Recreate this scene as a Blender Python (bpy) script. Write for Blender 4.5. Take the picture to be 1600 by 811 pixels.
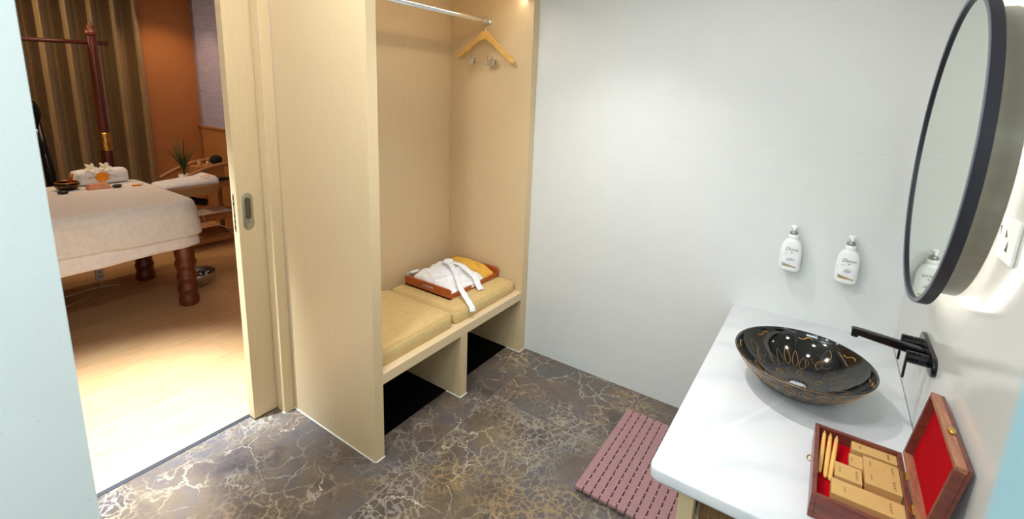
import bpy, bmesh, math, random
from mathutils import Vector, Matrix, noise

for o in list(bpy.data.objects): bpy.data.objects.remove(o)
SC = bpy.context.scene
COL = SC.collection
random.seed(4)

# ------------------------------------------------------------------ camera
def basis(yaw, pitch, roll):
    f = Vector((math.sin(-yaw)*math.cos(pitch), math.cos(yaw)*math.cos(pitch), math.sin(pitch)))
    r = f.cross(Vector((0, 0, 1))).normalized()
    u = r.cross(f)
    c, s = math.cos(roll), math.sin(roll)
    return c*r+s*u, -s*r+c*u, f
FPX, PX, PY = 732.42, 813.76, 295.10
cam_d = bpy.data.cameras.new('camera')
cam = bpy.data.objects.new('camera', cam_d); COL.objects.link(cam)
SC.camera = cam
R_, U_, F_ = basis(0.57695, -0.2030, 0.0420)
cam.matrix_world = Matrix(((R_.x, U_.x, -F_.x, 1.5986), (R_.y, U_.y, -F_.y, -2.5885), (R_.z, U_.z, -F_.z, 1.7815), (0, 0, 0, 1)))
cam_d.sensor_fit = 'HORIZONTAL'; cam_d.sensor_width = 36
cam_d.lens = FPX/1600*36
cam_d.shift_x = (800-PX)/1600
cam_d.shift_y = (PY-405.5)/1600
cam_d.clip_start = 0.02; cam_d.clip_end = 60
cam_d.dof.use_dof = True; cam_d.dof.focus_distance = 2.9; cam_d.dof.aperture_fstop = 4.5

# ------------------------------------------------------------------ world, light, exposure
W = bpy.data.worlds.new('world'); SC.world = W; W.use_nodes = True
W.node_tree.nodes['Background'].inputs[0].default_value = (0.75, 0.85, 1, 1)
W.node_tree.nodes['Background'].inputs[1].default_value = 0.3
SC.view_settings.view_transform = 'Standard'; SC.view_settings.look = 'None'
SC.view_settings.gamma = 1; SC.view_settings.use_curve_mapping = False
SC.view_settings.exposure = -0.40

def area(name, loc, size, energy, col, rot=(0, 0, 0), size_y=None, spread=180):
    d = bpy.data.lights.new(name, 'AREA'); d.energy = energy; d.color = col
    d.shape = 'RECTANGLE'; d.size = size; d.size_y = size_y or size; d.spread = math.radians(spread)
    o = bpy.data.objects.new(name, d); COL.objects.link(o); o.location = loc; o.rotation_euler = rot
    return o
def spot(name, loc, energy, col, target, angle=120, blend=0.6, rad=0.03):
    d = bpy.data.lights.new(name, 'SPOT'); d.energy = energy; d.color = col
    d.spot_size = math.radians(angle); d.spot_blend = blend; d.shadow_soft_size = rad
    o = bpy.data.objects.new(name, d); COL.objects.link(o); o.location = loc
    o.rotation_euler = (Vector(target)-Vector(loc)).to_track_quat('-Z', 'Y').to_euler()
    return o
# bathroom ceiling light and fill, corridor light behind the doorway, unseen massage room lights
spot('ceiling_spot_main', (0.66, -0.74, 2.66), 100, (1, 0.985, 0.965), (0.66, -0.95, 0), 108, 0.9, 0.022)
for _p, _e in (((0.35, -2.10, 2.72), 75), ((1.15, -1.75, 2.72), 34), ((1.42, -0.95, 2.72), 8)):
    spot('ceiling_fill_spot', _p, _e, (0.97, 0.985, 1.0), (_p[0], _p[1], 0), 172, 0.35, 0.06)  # unseen overhead spots added as fill for walls and panels
area('corridor_light', (1.15, -3.35, 2.45), 0.9, 43, (0.78, 0.94, 1.0))
spot('threshold_fill_spot', (-0.985, -2.0, 2.66), 2100, (0.74, 0.86, 1.0), (-1.06, -2.0, 0), 54, 1.0, 0.05)  # added cool spot that whitens the oak floor by the threshold
area('massage_room_fill_light', (-3.5, -1.2, 2.68), 1.0, 19, (1.0, 0.74, 0.50))  # unseen warm fill above the massage table
spot('curtain_rake_spot', (-4.35, -2.6, 2.6), 95, (1.0, 0.76, 0.50), (-4.9, -0.9, 1.3), 110, 0.8, 0.05)  # added to rake along the curtain and bring out its pleats
spot('massage_room_wall_spot', (-4.45, -0.35, 2.66), 26, (1.0, 0.62, 0.34), (-4.9, -0.1, 0.8), 100, 0.8, 0.05)

# ------------------------------------------------------------------ materials
def lin(c):
    return tuple(((x/255)/12.92 if x/255 <= 0.04045 else ((x/255+0.055)/1.055)**2.4) for x in c)+(1,)
class NT:
    def __init__(s, name):
        s.m = bpy.data.materials.new(name); s.m.use_nodes = True; s.t = s.m.node_tree
        s.b = s.t.nodes['Principled BSDF']; s.tc = None
    def n(s, typ, ins=None, **kw):
        nd = s.t.nodes.new(typ)
        for k, v in kw.items(): setattr(nd, k, v)
        for k, v in (ins or {}).items():
            if hasattr(v, 'is_linked') or isinstance(v, bpy.types.NodeSocket): s.t.links.new(v, nd.inputs[k])
            else: nd.inputs[k].default_value = v
        return nd
    def l(s, a, b): s.t.links.new(a, b)
    def obj(s, scale=(1, 1, 1), rot=(0, 0, 0)):
        tc = s.n('ShaderNodeTexCoord')
        mp = s.n('ShaderNodeMapping', {'Vector': tc.outputs['Object'], 'Scale': scale, 'Rotation': rot})
        return mp.outputs[0]
    def noise(s, vec, scale, detail=4, rough=.5, dist=0):
        return s.n('ShaderNodeTexNoise', {'Vector': vec, 'Scale': scale, 'Detail': detail, 'Roughness': rough, 'Distortion': dist}).outputs['Fac']
    def ramp(s, fac, stops):
        r = s.n('ShaderNodeValToRGB', {'Fac': fac}); e = r.color_ramp.elements
        while len(e) < len(stops): e.new(0.5)
        for k, (p, c) in enumerate(stops):
            e[k].position = p; e[k].color = c if len(c) == 4 else lin(c)
        return r.outputs['Color']
    def math(s, op, a, b=0.0, c=0.0, clamp=False):
        return s.n('ShaderNodeMath', {0: a, 1: b, 2: c}, operation=op, use_clamp=clamp).outputs[0]
    def mix(s, f, a, b, mode='MIX'):
        nd = s.n('ShaderNodeMix', data_type='RGBA', blend_type=mode)
        for idx, v in ((0, f), (6, a), (7, b)):
            if isinstance(v, bpy.types.NodeSocket): s.l(v, nd.inputs[idx])
            else: nd.inputs[idx].default_value = v
        return nd.outputs[2]
    def bump(s, h, st=.2, dist=.01):
        s.l(s.n('ShaderNodeBump', {'Height': h, 'Strength': st, 'Distance': dist}).outputs[0], s.b.inputs['Normal'])
def simple(name, col, rough=.5, metal=0, var=.05, vscale=30, bump=0, bscale=200, coat=0, spec=None, stretch=(1, 1, 1), sheen=0):
    t = NT(name); v = t.obj(stretch)
    f = t.noise(v, vscale, 3)
    c = lin(col); lo = tuple(x*(1-var) for x in c[:3])+(1,); hi = tuple(min(1, x*(1+var)) for x in c[:3])+(1,)
    t.l(t.ramp(f, [(0.3, lo), (0.7, hi)]), t.b.inputs['Base Color'])
    t.b.inputs['Roughness'].default_value = rough; t.b.inputs['Metallic'].default_value = metal
    if coat: t.b.inputs['Coat Weight'].default_value = coat; t.b.inputs['Coat Roughness'].default_value = .05
    if spec is not None: t.b.inputs['Specular IOR Level'].default_value = spec
    if sheen: t.b.inputs['Sheen Weight'].default_value = sheen
    if bump: t.bump(t.noise(v, bscale, 3), bump, .004)
    return t.m
def wall_stone(name, col, rough, spec=.5, joint=None, axis=0):
    t = NT(name); v = t.obj()
    f = t.noise(v, 5, 5, .6); c = lin(col)
    base = t.ramp(f, [(0.3, tuple(x*.965 for x in c[:3])+(1,)), (0.7, c)])
    sp = t.n('ShaderNodeTexVoronoi', {'Vector': v, 'Scale': 70.0}).outputs['Distance']
    sel = t.noise(v, 35, 2)
    dots = t.math('MULTIPLY', t.math('LESS_THAN', sp, .13), t.math('GREATER_THAN', sel, .62))
    base = t.mix(t.math('MULTIPLY', dots, .25), base, lin((150, 150, 140)))
    fine = t.noise(v, 260, 2)
    base = t.mix(t.math('MULTIPLY', t.math('GREATER_THAN', fine, .62), .06), base, lin((170, 170, 165)))
    if joint is not None:
        sx = t.n('ShaderNodeSeparateXYZ', {0: v})
        d = t.math('ABSOLUTE', t.math('SUBTRACT', sx.outputs['Z'], joint))
        wob = t.math('MULTIPLY', t.noise(v, 8, 3), .0012)
        base = t.mix(t.math('MULTIPLY', t.math('LESS_THAN', d, wob), .22), base, lin((150, 150, 150)))
    t.l(base, t.b.inputs['Base Color']); t.b.inputs['Roughness'].default_value = rough
    t.b.inputs['Specular IOR Level'].default_value = spec
    return t.m
def laminate(name, col, rough=.45, axis='Z', var=.06):
    t = NT(name)
    sc = {'Z': (60, 60, 1.2), 'X': (1.2, 60, 60), 'Y': (60, 1.2, 60)}[axis]
    v = t.obj(sc); f = t.noise(v, 6, 5, .65)
    v2 = t.obj((3, 3, 1) if axis == 'Z' else (1, 1, 3)); g = t.noise(v2, 2, 2)
    c = lin(col)
    a = t.ramp(f, [(.3, tuple(x*(1-var) for x in c[:3])+(1,)), (.7, tuple(min(1, x*(1+var)) for x in c[:3])+(1,))])
    a = t.mix(t.math('MULTIPLY', g, .12), a, tuple(x*.85 for x in c[:3])+(1,))
    t.l(a, t.b.inputs['Base Color']); t.b.inputs['Roughness'].default_value = rough
    t.bump(f, .06, .002)
    return t.m
def wood(name, dark, light, rough=.35, scale=(1, 14, 14), coat=0):
    t = NT(name); v = t.obj(scale)
    f = t.noise(v, 5, 5, .6, .8)
    t.l(t.ramp(f, [(.3, dark), (.7, light)]), t.b.inputs['Base Color'])
    t.b.inputs['Roughness'].default_value = rough
    if coat: t.b.inputs['Coat Weight'].default_value = coat
    return t.m

def marble_floor():
    t = NT('emperador_marble'); v = t.obj()
    sx = t.n('ShaderNodeSeparateXYZ', {0: v}); X, Y = sx.outputs['X'], sx.outputs['Y']
    # tile id: seam along Y at x=.143, cross seam at y=-.57 right of it, and one farther left at y=-1.45
    right = t.math('GREATER_THAN', X, .143)
    near = t.math('LESS_THAN', Y, -.57)
    off = t.math('ADD', t.math('MULTIPLY', right, 7.3), t.math('MULTIPLY', t.math('MULTIPLY', near, right), 4.1))
    cv = t.n('ShaderNodeCombineXYZ', {'X': X, 'Y': Y, 'Z': off}).outputs[0]
    w1 = t.n('ShaderNodeTexNoise', {'Vector': cv, 'Scale': 4.0, 'Detail': 5.0, 'Roughness': .6})
    dv = t.n('ShaderNodeVectorMath', {0: w1.outputs['Color'], 1: (.5, .5, .5)}, operation='SUBTRACT').outputs[0]
    dv = t.n('ShaderNodeVectorMath', {0: dv, 'Scale': .22}, operation='SCALE').outputs[0]
    pv = t.n('ShaderNodeVectorMath', {0: cv, 1: dv}, operation='ADD').outputs[0]
    w2 = t.n('ShaderNodeTexNoise', {'Vector': pv, 'Scale': 22.0, 'Detail': 3.0, 'Roughness': .6})
    dv2 = t.n('ShaderNodeVectorMath', {0: w2.outputs['Color'], 1: (.5, .5, .5)}, operation='SUBTRACT').outputs[0]
    dv2 = t.n('ShaderNodeVectorMath', {0: dv2, 'Scale': .028}, operation='SCALE').outputs[0]
    pv2 = t.n('ShaderNodeVectorMath', {0: pv, 1: dv2}, operation='ADD').outputs[0]
    base = t.ramp(t.noise(cv, 2.6, 6, .6, .5), [(.28, (64, 57, 57)), (.42, (84, 76, 73)), (.5, (102, 90, 80)), (.58, (92, 88, 89)), (.75, (122, 108, 90))])
    # ochre clouds, more in the near right tile
    gold = t.noise(cv, 3.2, 5, .62, 1.0)
    gfac = t.math('MULTIPLY', t.math('SUBTRACT', gold, .47, clamp=True), 3.2, clamp=True)
    gfac = t.math('MULTIPLY', gfac, t.math('ADD', .55, t.math('MULTIPLY', t.math('MULTIPLY', near, right), .45)), clamp=True)
    base = t.mix(t.math('MULTIPLY', gfac, .5), base, lin((150, 128, 88)))
    def veins(scale, width, vec, soft):
        e = t.n('ShaderNodeTexVoronoi', {'Vector': vec, 'Scale': scale}, feature='DISTANCE_TO_EDGE').outputs['Distance']
        return t.math('SUBTRACT', 1.0, t.n('ShaderNodeMapRange', {0: e, 1: width*.15, 2: width, 3: 0.0, 4: 1.0}).outputs[0])
    m1 = t.math('MULTIPLY', t.math('SUBTRACT', t.noise(cv, 3.4, 3), .47, clamp=True), 6.0, clamp=True)
    m2 = t.math('MULTIPLY', t.math('ADD', t.math('SUBTRACT', t.noise(cv, 3.0, 4), .50), t.math('MULTIPLY', t.math('MULTIPLY', near, right), .10), clamp=True), 7.0, clamp=True)
    a = t.math('MULTIPLY', veins(8, .045, pv2, 1), t.math('ADD', .04, t.math('MULTIPLY', m1, .96)))
    b = t.math('MULTIPLY', veins(25, .12, pv2, 1), t.math('ADD', .06, t.math('MULTIPLY', m2, .94)))
    c3 = t.math('MULTIPLY', veins(3.1, .007, pv2, 1), t.math('MULTIPLY', t.math('SUBTRACT', t.noise(cv, 2.2, 2), .48, clamp=True), 8.0, clamp=True))
    warm = t.math('MULTIPLY', t.math('SUBTRACT', t.noise(cv, 2.3, 3), .45, clamp=True), 6.0, clamp=True)
    base = t.mix(t.math('MULTIPLY', b, .55), base, t.mix(warm, lin((176, 168, 156)), lin((184, 150, 98))))
    base = t.mix(t.math('MULTIPLY', a, .5), base, lin((194, 180, 152)))
    base = t.mix(t.math('MULTIPLY', c3, .8), base, lin((222, 212, 190)))
    # seams
    d1 = t.math('LESS_THAN', t.math('ABSOLUTE', t.math('SUBTRACT', X, .143)), .0012)
    d2 = t.math('MULTIPLY', t.math('LESS_THAN', t.math('ABSOLUTE', t.math('ADD', Y, .57)), .0012), right)
    base = t.mix(t.math('MULTIPLY', t.math('MAXIMUM', d1, d2), .5), base, lin((190, 180, 165)))
    t.l(base, t.b.inputs['Base Color'])
    t.b.inputs['Roughness'].default_value = .13
    t.b.inputs['Specular IOR Level'].default_value = .55
    return t.m
def oak_floor():
    t = NT('oak_plank_floor'); v = t.obj(rot=(0, 0, math.radians(90)))
    br = t.n('ShaderNodeTexBrick', {'Vector': v, 'Color1': lin((212, 172, 126)), 'Color2': lin((196, 152, 104)), 'Mortar': lin((140, 100, 62)),
             'Scale': 1.0, 'Mortar Size': .0012, 'Brick Width': 1.25, 'Row Height': .19, 'Bias': 0.0})
    br.offset = .37
    v2 = t.obj((16, 1.1, 1)); g = t.noise(v2, 3.5, 6, .65, .6)
    c = t.mix(.45, br.outputs[0], t.ramp(g, [(.3, (166, 120, 74)), (.65, (216, 176, 126))]), 'MIX')
    t.l(c, t.b.inputs['Base Color']); t.b.inputs['Roughness'].default_value = .3
    return t.m
def counter_marble():
    t = NT('white_counter_stone'); v = t.obj()
    w = t.n('ShaderNodeTexWave', {'Vector': t.obj(rot=(0, 0, .9)), 'Scale': 1.3, 'Distortion': 9.0, 'Detail': 4.0, 'Detail Scale': 1.2})
    c = t.ramp(w.outputs[1], [(0.0, (221, 225, 228)), (.25, (229, 231, 234)), (1, (231, 233, 235))])
    t.l(c, t.b.inputs['Base Color']); t.b.inputs['Roughness'].default_value = .22
    return t.m
def curtain_mat():
    t = NT('brown_curtain_cloth'); v = t.obj()
    f = t.noise(t.obj((1, 60, 1)), 5, 3)
    t.l(t.ramp(f, [(.3, (122, 98, 62)), (.7, (148, 122, 80))]), t.b.inputs['Base Color'])
    t.b.inputs['Roughness'].default_value = .55; t.b.inputs['Sheen Weight'].default_value = .2
    return t.m
def lavender_wall():
    t = NT('lavender_wallpaper'); v = t.obj((1, 1, 26))
    f = t.noise(v, 5, 2)
    t.l(t.ramp(f, [(.35, (158, 158, 190)), (.65, (178, 178, 208))]), t.b.inputs['Base Color'])
    t.b.inputs['Roughness'].default_value = .7; t.bump(f, .3, .01)
    return t.m
def emit(name, col, st):
    t = NT(name); t.b.inputs['Emission Color'].default_value = col; t.b.inputs['Emission Strength'].default_value = st
    t.b.inputs['Base Color'].default_value = (.8, .8, .8, 1)
    return t.m

M = dict(
    wall=wall_stone('white_wall_stone', (226, 229, 228), .55, .35, joint=1.579),
    wallg=wall_stone('polished_white_wall_stone', (222, 221, 215), .16, .6, joint=1.579),
    jamb=wall_stone('white_doorway_stone', (226, 232, 230), .5, .4),
    bluejamb=simple('pale_blue_door_frame_paint', (136, 176, 186), .4, var=.01),
    ceil=simple('ceiling_paint', (235, 235, 232), .8),
    marble=marble_floor(), oak=oak_floor(), counter=counter_marble(),
    lam=laminate('beige_oak_laminate', (220, 196, 155)), lamh=laminate('beige_oak_laminate_lengthwise', (226, 203, 164), axis='Y'),
    caulk=simple('white_sealant', (235, 235, 228), .5),
    black=simple('black_under_bench', (3, 3, 4), .6, spec=.1),
    cushion=simple('beige_leatherette', (214, 186, 128), .5, bump=.15, bscale=400),
    traywood=wood('orange_varnished_wood', (150, 66, 22), (186, 92, 36), .3, (3, 3, 20), .3),
    towel=simple('white_terry_cloth', (240, 240, 241), .95, bump=.5, bscale=420, sheen=.2),
    robe=simple('white_robe_cotton', (243, 244, 248), .9, bump=.25, bscale=500, sheen=.2),
    mustard=simple('mustard_cotton', (226, 172, 62), .85, bump=.3, bscale=500, sheen=.2),
    chrome=simple('chrome', (225, 228, 232), .08, 1.0, .02),
    steel=simple('brushed_steel', (190, 192, 190), .3, 1.0, .04),
    hanger=wood('blond_hanger_wood', (216, 166, 84), (238, 196, 116), .4, (3, 3, 3)),
    matwood=simple('reddish_brown_slat_wood', (168, 126, 130), .4, var=.08, vscale=8, stretch=(30, 1, 30), bump=.2, bscale=60),
    matlink=simple('pale_link_plastic', (228, 190, 160), .4),
    blackmetal=simple('black_metal', (20, 21, 25), .14, .3),
    mirrorframe=simple('charcoal_frame_metal', (38, 40, 50), .42, .2),
    mirrorlip=simple('grey_frame_edge', (112, 118, 130), .35, .4),
    drum=simple('dull_grey_metal', (104, 104, 96), .3, .8),
    mirror=simple('mirror_glass', (232, 238, 226), .01, 1.0, 0),
    led=emit('warm_led_strip', (1, .95, .84, 1), 30), ledc=emit('wardrobe_led_strip', (1, .90, .76, 1), 33),
    bottle=simple('white_bottle_plastic', (246, 247, 247), .3, spec=.5),
    clearp=simple('grey_pump_collar', (150, 156, 152), .25, .4),
    basinblack=simple('black_glazed_ceramic', (10, 11, 15), .07, coat=.5, var=.02), golddim=simple('faded_gold_line', (120, 100, 70), .4, .3),
    navy=simple('navy_print', (44, 62, 96), .5), goldp=simple('gold_print', (196, 160, 84), .4, .3),
    bluep=simple('pale_blue_print', (150, 186, 206), .5), lilac=simple('pale_lilac_print', (196, 200, 216), .5),
    olive=simple('khaki_print', (150, 150, 116), .5),
    boxwood=wood('rosewood', (84, 36, 30), (136, 68, 54), .35, (2, 12, 12), .2),
    boxwoodl=wood('rosewood_light', (136, 84, 60), (184, 124, 92), .35, (12, 2, 12)),
    red=simple('red_velvet', (172, 2, 18), .9, spec=.1),
    kraft=simple('kraft_card', (206, 164, 100), .7, var=.04), kraftd=simple('kraft_card_print', (120, 86, 44), .7),
    brass=simple('brass', (214, 178, 92), .22, 1.0, .03),
    redwood=wood('red_brown_turned_wood', (62, 24, 16), (94, 38, 25), .3, (12, 12, 1), .2),
    legwood=wood('dark_turned_wood', (84, 38, 20), (120, 60, 34), .32, (12, 12, 1), .2),
    curtain=curtain_mat(), orange=simple('terracotta_wall_paint', (186, 122, 70), .75, var=.04, vscale=6),
    lav=lavender_wall(), trolley=wood('mid_brown_trolley_wood', (142, 92, 54), (176, 122, 76), .4, (2, 12, 12)),
    wood2=laminate('warm_wainscot_laminate', (176, 124, 74)),
    sheet=simple('cream_cotton_sheet', (232, 228, 222), .9, bump=.2, bscale=500, sheen=.1),
    sheet2=simple('white_cotton_sheet', (240, 236, 236), .85, bump=.05, bscale=300),
    tan=simple('tan_leatherette', (166, 122, 76), .45),
    stone=simple('black_massage_stone', (22, 22, 24), .35),
    copper=simple('copper_satin_box', (228, 156, 118), .4, .1, .1, 30, .3, 60),
    bowlm=simple('dark_bronze', (44, 30, 20), .3, .7), gold=simple('gold_rim', (214, 160, 80), .3, .9),
    mallet=wood('mallet_wood', (190, 120, 50), (220, 150, 80), .5), felt=simple('red_felt', (176, 28, 24), .9),
    petal=simple('orange_petal', (244, 150, 22), .6), petaly=simple('yellow_petal', (240, 214, 110), .6),
    petalw=simple('white_petal', (246, 244, 232), .6), stem=simple('dark_green_stem', (60, 72, 34), .6),
    leaf=simple('long_green_leaf', (66, 84, 44), .5), pot=simple('white_pot_ceramic', (226, 220, 210), .3),
    rosep=simple('rose_bottle', (120, 62, 60), .3), amber=simple('pale_glass_bottle', (190, 160, 120), .15),
    blackc=simple('black_cloth', (12, 11, 12), .85), whitep=simple('white_plastic', (222, 214, 206), .4),
    cable=simple('white_cable', (220, 205, 190), .5), dirt=simple('dark_floor_strip_metal', (84, 88, 96), .35, .7),
    flowr=simple('dark_red_petals', (96, 20, 24), .6), water=simple('dark_water', (60, 40, 30), .05),
    brownc=simple('brown_towel_cloth', (130, 98, 62), .9), greyp=simple('grey_pipe', (120, 124, 130), .35),
    socket=simple('white_socket_plastic', (238, 238, 232), .35), hole=simple('socket_slot', (10, 10, 10), .6),
)

# ------------------------------------------------------------------ helpers
def obj(name, bm, m, parent=None, smooth=False, loc=None):
    me = bpy.data.meshes.new(name)
    bmesh.ops.recalc_face_normals(bm, faces=bm.faces)
    bm.to_mesh(me); bm.free()
    ms = m if isinstance(m, (list, tuple)) else [m]
    for x in ms: me.materials.append(M[x] if isinstance(x, str) else x)
    if smooth:
        for p in me.polygons: p.use_smooth = True
    o = bpy.data.objects.new(name, me); COL.objects.link(o)
    if parent is not None: o.parent = parent
    if loc is not None: o.location = loc
    return o
def auto(o, ang=35):
    me = o.data; bm = bmesh.new(); bm.from_mesh(me)
    for f in bm.faces: f.smooth = True
    for e in bm.edges:
        if len(e.link_faces) == 2 and e.calc_face_angle(0) > math.radians(ang): e.smooth = False
    bm.to_mesh(me); bm.free(); return o
def thing(name, label, cat, loc=(0, 0, 0), rotz=0, group=None):
    o = bpy.data.objects.new(name, None); COL.objects.link(o)
    o.empty_display_size = .05
    o.location = loc; o.rotation_euler = (0, 0, rotz)
    o['label'] = label; o['category'] = cat
    if group: o['group'] = group
    return o
def tag(o, label, cat, group=None, kind=None):
    o['label'] = label; o['category'] = cat
    if group: o['group'] = group
    if kind: o['kind'] = kind
    return o
def struct(o, label=None):
    o['kind'] = 'structure'
    if label: o['label'] = label
    return o
def box(bm, x0, x1, y0, y1, z0, z1, bev=0, seg=2):
    r = bmesh.ops.create_cube(bm, size=1)
    for v in r['verts']:
        v.co = Vector(((x0+x1)/2+v.co.x*(x1-x0), (y0+y1)/2+v.co.y*(y1-y0), (z0+z1)/2+v.co.z*(z1-z0)))
    if bev:
        es = list({e for v in r['verts'] for e in v.link_edges})
        bmesh.ops.bevel(bm, geom=es, offset=bev, segments=seg, affect='EDGES', profile=.5)
    return bm
def B(*a, **k): return box(bmesh.new(), *a, **k)
def lathe(prof, n=48, bm=None, center=(0, 0, 0), cap=False):
    bm = bm or bmesh.new(); cx, cy, cz = center; rings = []
    for r, z in prof:
        if r < 1e-5: rings.append([bm.verts.new((cx, cy, cz+z))])
        else: rings.append([bm.verts.new((cx+r*math.cos(2*math.pi*i/n), cy+r*math.sin(2*math.pi*i/n), cz+z)) for i in range(n)])
    for a, b in zip(rings, rings[1:]):
        for i in range(n):
            j = (i+1) % n
            if len(a) == 1 and len(b) == 1: continue
            if len(a) == 1: bm.faces.new((a[0], b[i], b[j]))
            elif len(b) == 1: bm.faces.new((a[i], a[j], b[0]))
            else: bm.faces.new((a[i], a[j], b[j], b[i]))
    return bm
def tube(pts, rad, n=10, bm=None, caps=True):
    bm = bm or bmesh.new(); pts = [Vector(p) for p in pts]; rings = []
    up = None
    for i, p in enumerate(pts):
        d = (pts[min(i+1, len(pts)-1)]-pts[max(i-1, 0)]).normalized()
        if up is None:
            up = Vector((0, 0, 1)) if abs(d.z) < .9 else Vector((1, 0, 0))
        a = d.cross(up).normalized(); b = a.cross(d).normalized(); up = b
        r = rad[i] if isinstance(rad, (list, tuple)) else rad
        rings.append([bm.verts.new(p+a*r*math.cos(2*math.pi*k/n)+b*r*math.sin(2*math.pi*k/n)) for k in range(n)])
    for x, y in zip(rings, rings[1:]):
        for k in range(n):
            j = (k+1) % n; bm.faces.new((x[k], x[j], y[j], y[k]))
    if caps: bm.faces.new(rings[0]); bm.faces.new(rings[-1][::-1])
    return bm
def spline(pts, n=8):
    P = [Vector(p) for p in pts]; out = []
    for i in range(len(P)-1):
        p0, p1, p2, p3 = P[max(i-1, 0)], P[i], P[i+1], P[min(i+2, len(P)-1)]
        for k in range(n):
            t = k/n
            out.append(.5*((2*p1)+(-p0+p2)*t+(2*p0-5*p1+4*p2-p3)*t*t+(-p0+3*p1-3*p2+p3)*t*t*t))
    out.append(P[-1]); return out
def prism(poly, axis, a, b, bm=None, bev=0):
    """poly: 2-D outline; axis the extrusion axis"""
    bm = bm or bmesh.new()
    def mk(p, t):
        return {'X': (t, p[0], p[1]), 'Y': (p[0], t, p[1]), 'Z': (p[0], p[1], t)}[axis]
    A = [bm.verts.new(mk(p, a)) for p in poly]; Bv = [bm.verts.new(mk(p, b)) for p in poly]
    f1 = bm.faces.new(A); f2 = bm.faces.new(Bv[::-1]); n = len(poly)
    for i in range(n): bm.faces.new((A[i], Bv[i], Bv[(i+1) % n], A[(i+1) % n]))
    if bev:
        es = list(f1.edges)+list(f2.edges)
        bmesh.ops.bevel(bm, geom=es, offset=bev, segments=2, affect='EDGES', profile=.5)
    return bm
def ell(bm, c, r, seg=20, ring=12):
    g = bmesh.ops.create_uvsphere(bm, u_segments=seg, v_segments=ring, radius=1)
    for v in g['verts']: v.co = Vector((c[0]+v.co.x*r[0], c[1]+v.co.y*r[1], c[2]+v.co.z*r[2]))
    return bm
def text(name, body, size, m, parent, mat4, depth=.0004, shear=0.0, align='CENTER'):
    cu = bpy.data.curves.new(name, 'FONT'); cu.body = body; cu.size = size; cu.extrude = depth; cu.offset = -.0005; cu.shear = shear
    cu.align_x = align; cu.align_y = 'CENTER'
    tmp = bpy.data.objects.new(name, cu); COL.objects.link(tmp)
    dg = bpy.context.evaluated_depsgraph_get()
    me = bpy.data.meshes.new_from_object(tmp.evaluated_get(dg))
    bpy.data.objects.remove(tmp)
    me.transform(mat4); me.materials.clear(); me.materials.append(M[m])
    o = bpy.data.objects.new(name, me); COL.objects.link(o); o.parent = parent
    return o

# ------------------------------------------------------------------ the room
ZC = 2.75; XW = 1.972
struct(obj('floor', B(-.80, 2.2, -4.3, .15, -.1, 0), 'marble'))
o = obj('floor', B(-5.3, -.82, -3.2, .4, -.1, 0), 'oak'); struct(o)
o = obj('trim_1', B(-.826, -.80, -2.35, -1.30, -.1, .003), 'dirt'); struct(o)
struct(obj('wall_back', B(-.75, 2.2, 0, .15, 0, ZC), 'wall'))
struct(obj('wall_right', B(XW, 2.15, -2.4, 0, 0, ZC), 'wallg'))
struct(obj('ceiling', B(-5.3, 2.3, -4.3, .4, ZC, ZC+.1), 'ceil'))
# near wall with the doorway the view is taken through
bm = bmesh.new()
box(bm, -.68, .605, -2.7, -2.4, 0, ZC); box(bm, 1.667, 2.15, -2.7, -2.4, 0, ZC); box(bm, .605, 1.657, -2.7, -2.4, 2.35, ZC)
struct(obj('wall_front', bm, 'jamb'))
struct(obj('trim_6', B(1.657, 1.667, -2.7, -2.4, 0, 2.35), 'bluejamb'))
struct(obj('wall_corridor', B(-.68, 2.2, -4.3, -4.2, 0, ZC), 'ceil'))
struct(obj('wall_corridor', B(-.78, -.68, -4.3, -2.7, 0, ZC), 'ceil'))
struct(obj('wall_corridor', B(2.15, 2.25, -4.3, 0, 0, ZC), 'ceil'))
# left wall: pocket wall of the sliding door
bm = bmesh.new()
box(bm, -.749, -.68, -1.3105, .0, 0, ZC)            # lining behind the wardrobe
box(bm, -.92, -.82, -1.3105, .4, 0, ZC)             # massage room side
box(bm, -.92, -.68, -2.7, -2.33, 0, ZC)
box(bm, -.92, -.68, -2.33, -1.3105, 2.33, ZC)
struct(obj('wall_left', bm, 'wall'))
bm = bmesh.new()
box(bm, -.749, -.7, -1.368, -1.311, 0, 2.33, .002); box(bm, -.70, -.68, -1.368, -1.311, 0, 2.33, .003)
struct(obj('trim_2', bm, 'lam'))
bm = bmesh.new(); box(bm, -.70, -.679, -1.372, -1.311, 0, .004); struct(obj('trim_3', bm, 'caulk'))
# massage room shell
struct(obj('wall_massage_back', B(-5.15, -5.0, -3.1, .3, 0, ZC), 'orange'))
struct(obj('wall_massage_right', B(-5.15, -.92, .14, .3, 0, ZC), 'lav'))
struct(obj('wall_massage_left', B(-5.15, -.92, -3.2, -3.1, 0, ZC), 'orange'))
bm = bmesh.new(); box(bm, -5.0, -.93, .118, .14, 0, 1.19); struct(obj('trim_4', bm, 'wood2'))
bm = bmesh.new(); box(bm, -5.0, -.93, .10, .14, 1.19, 1.215, .004); struct(obj('trim_5', bm, 'trolley'))

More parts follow.
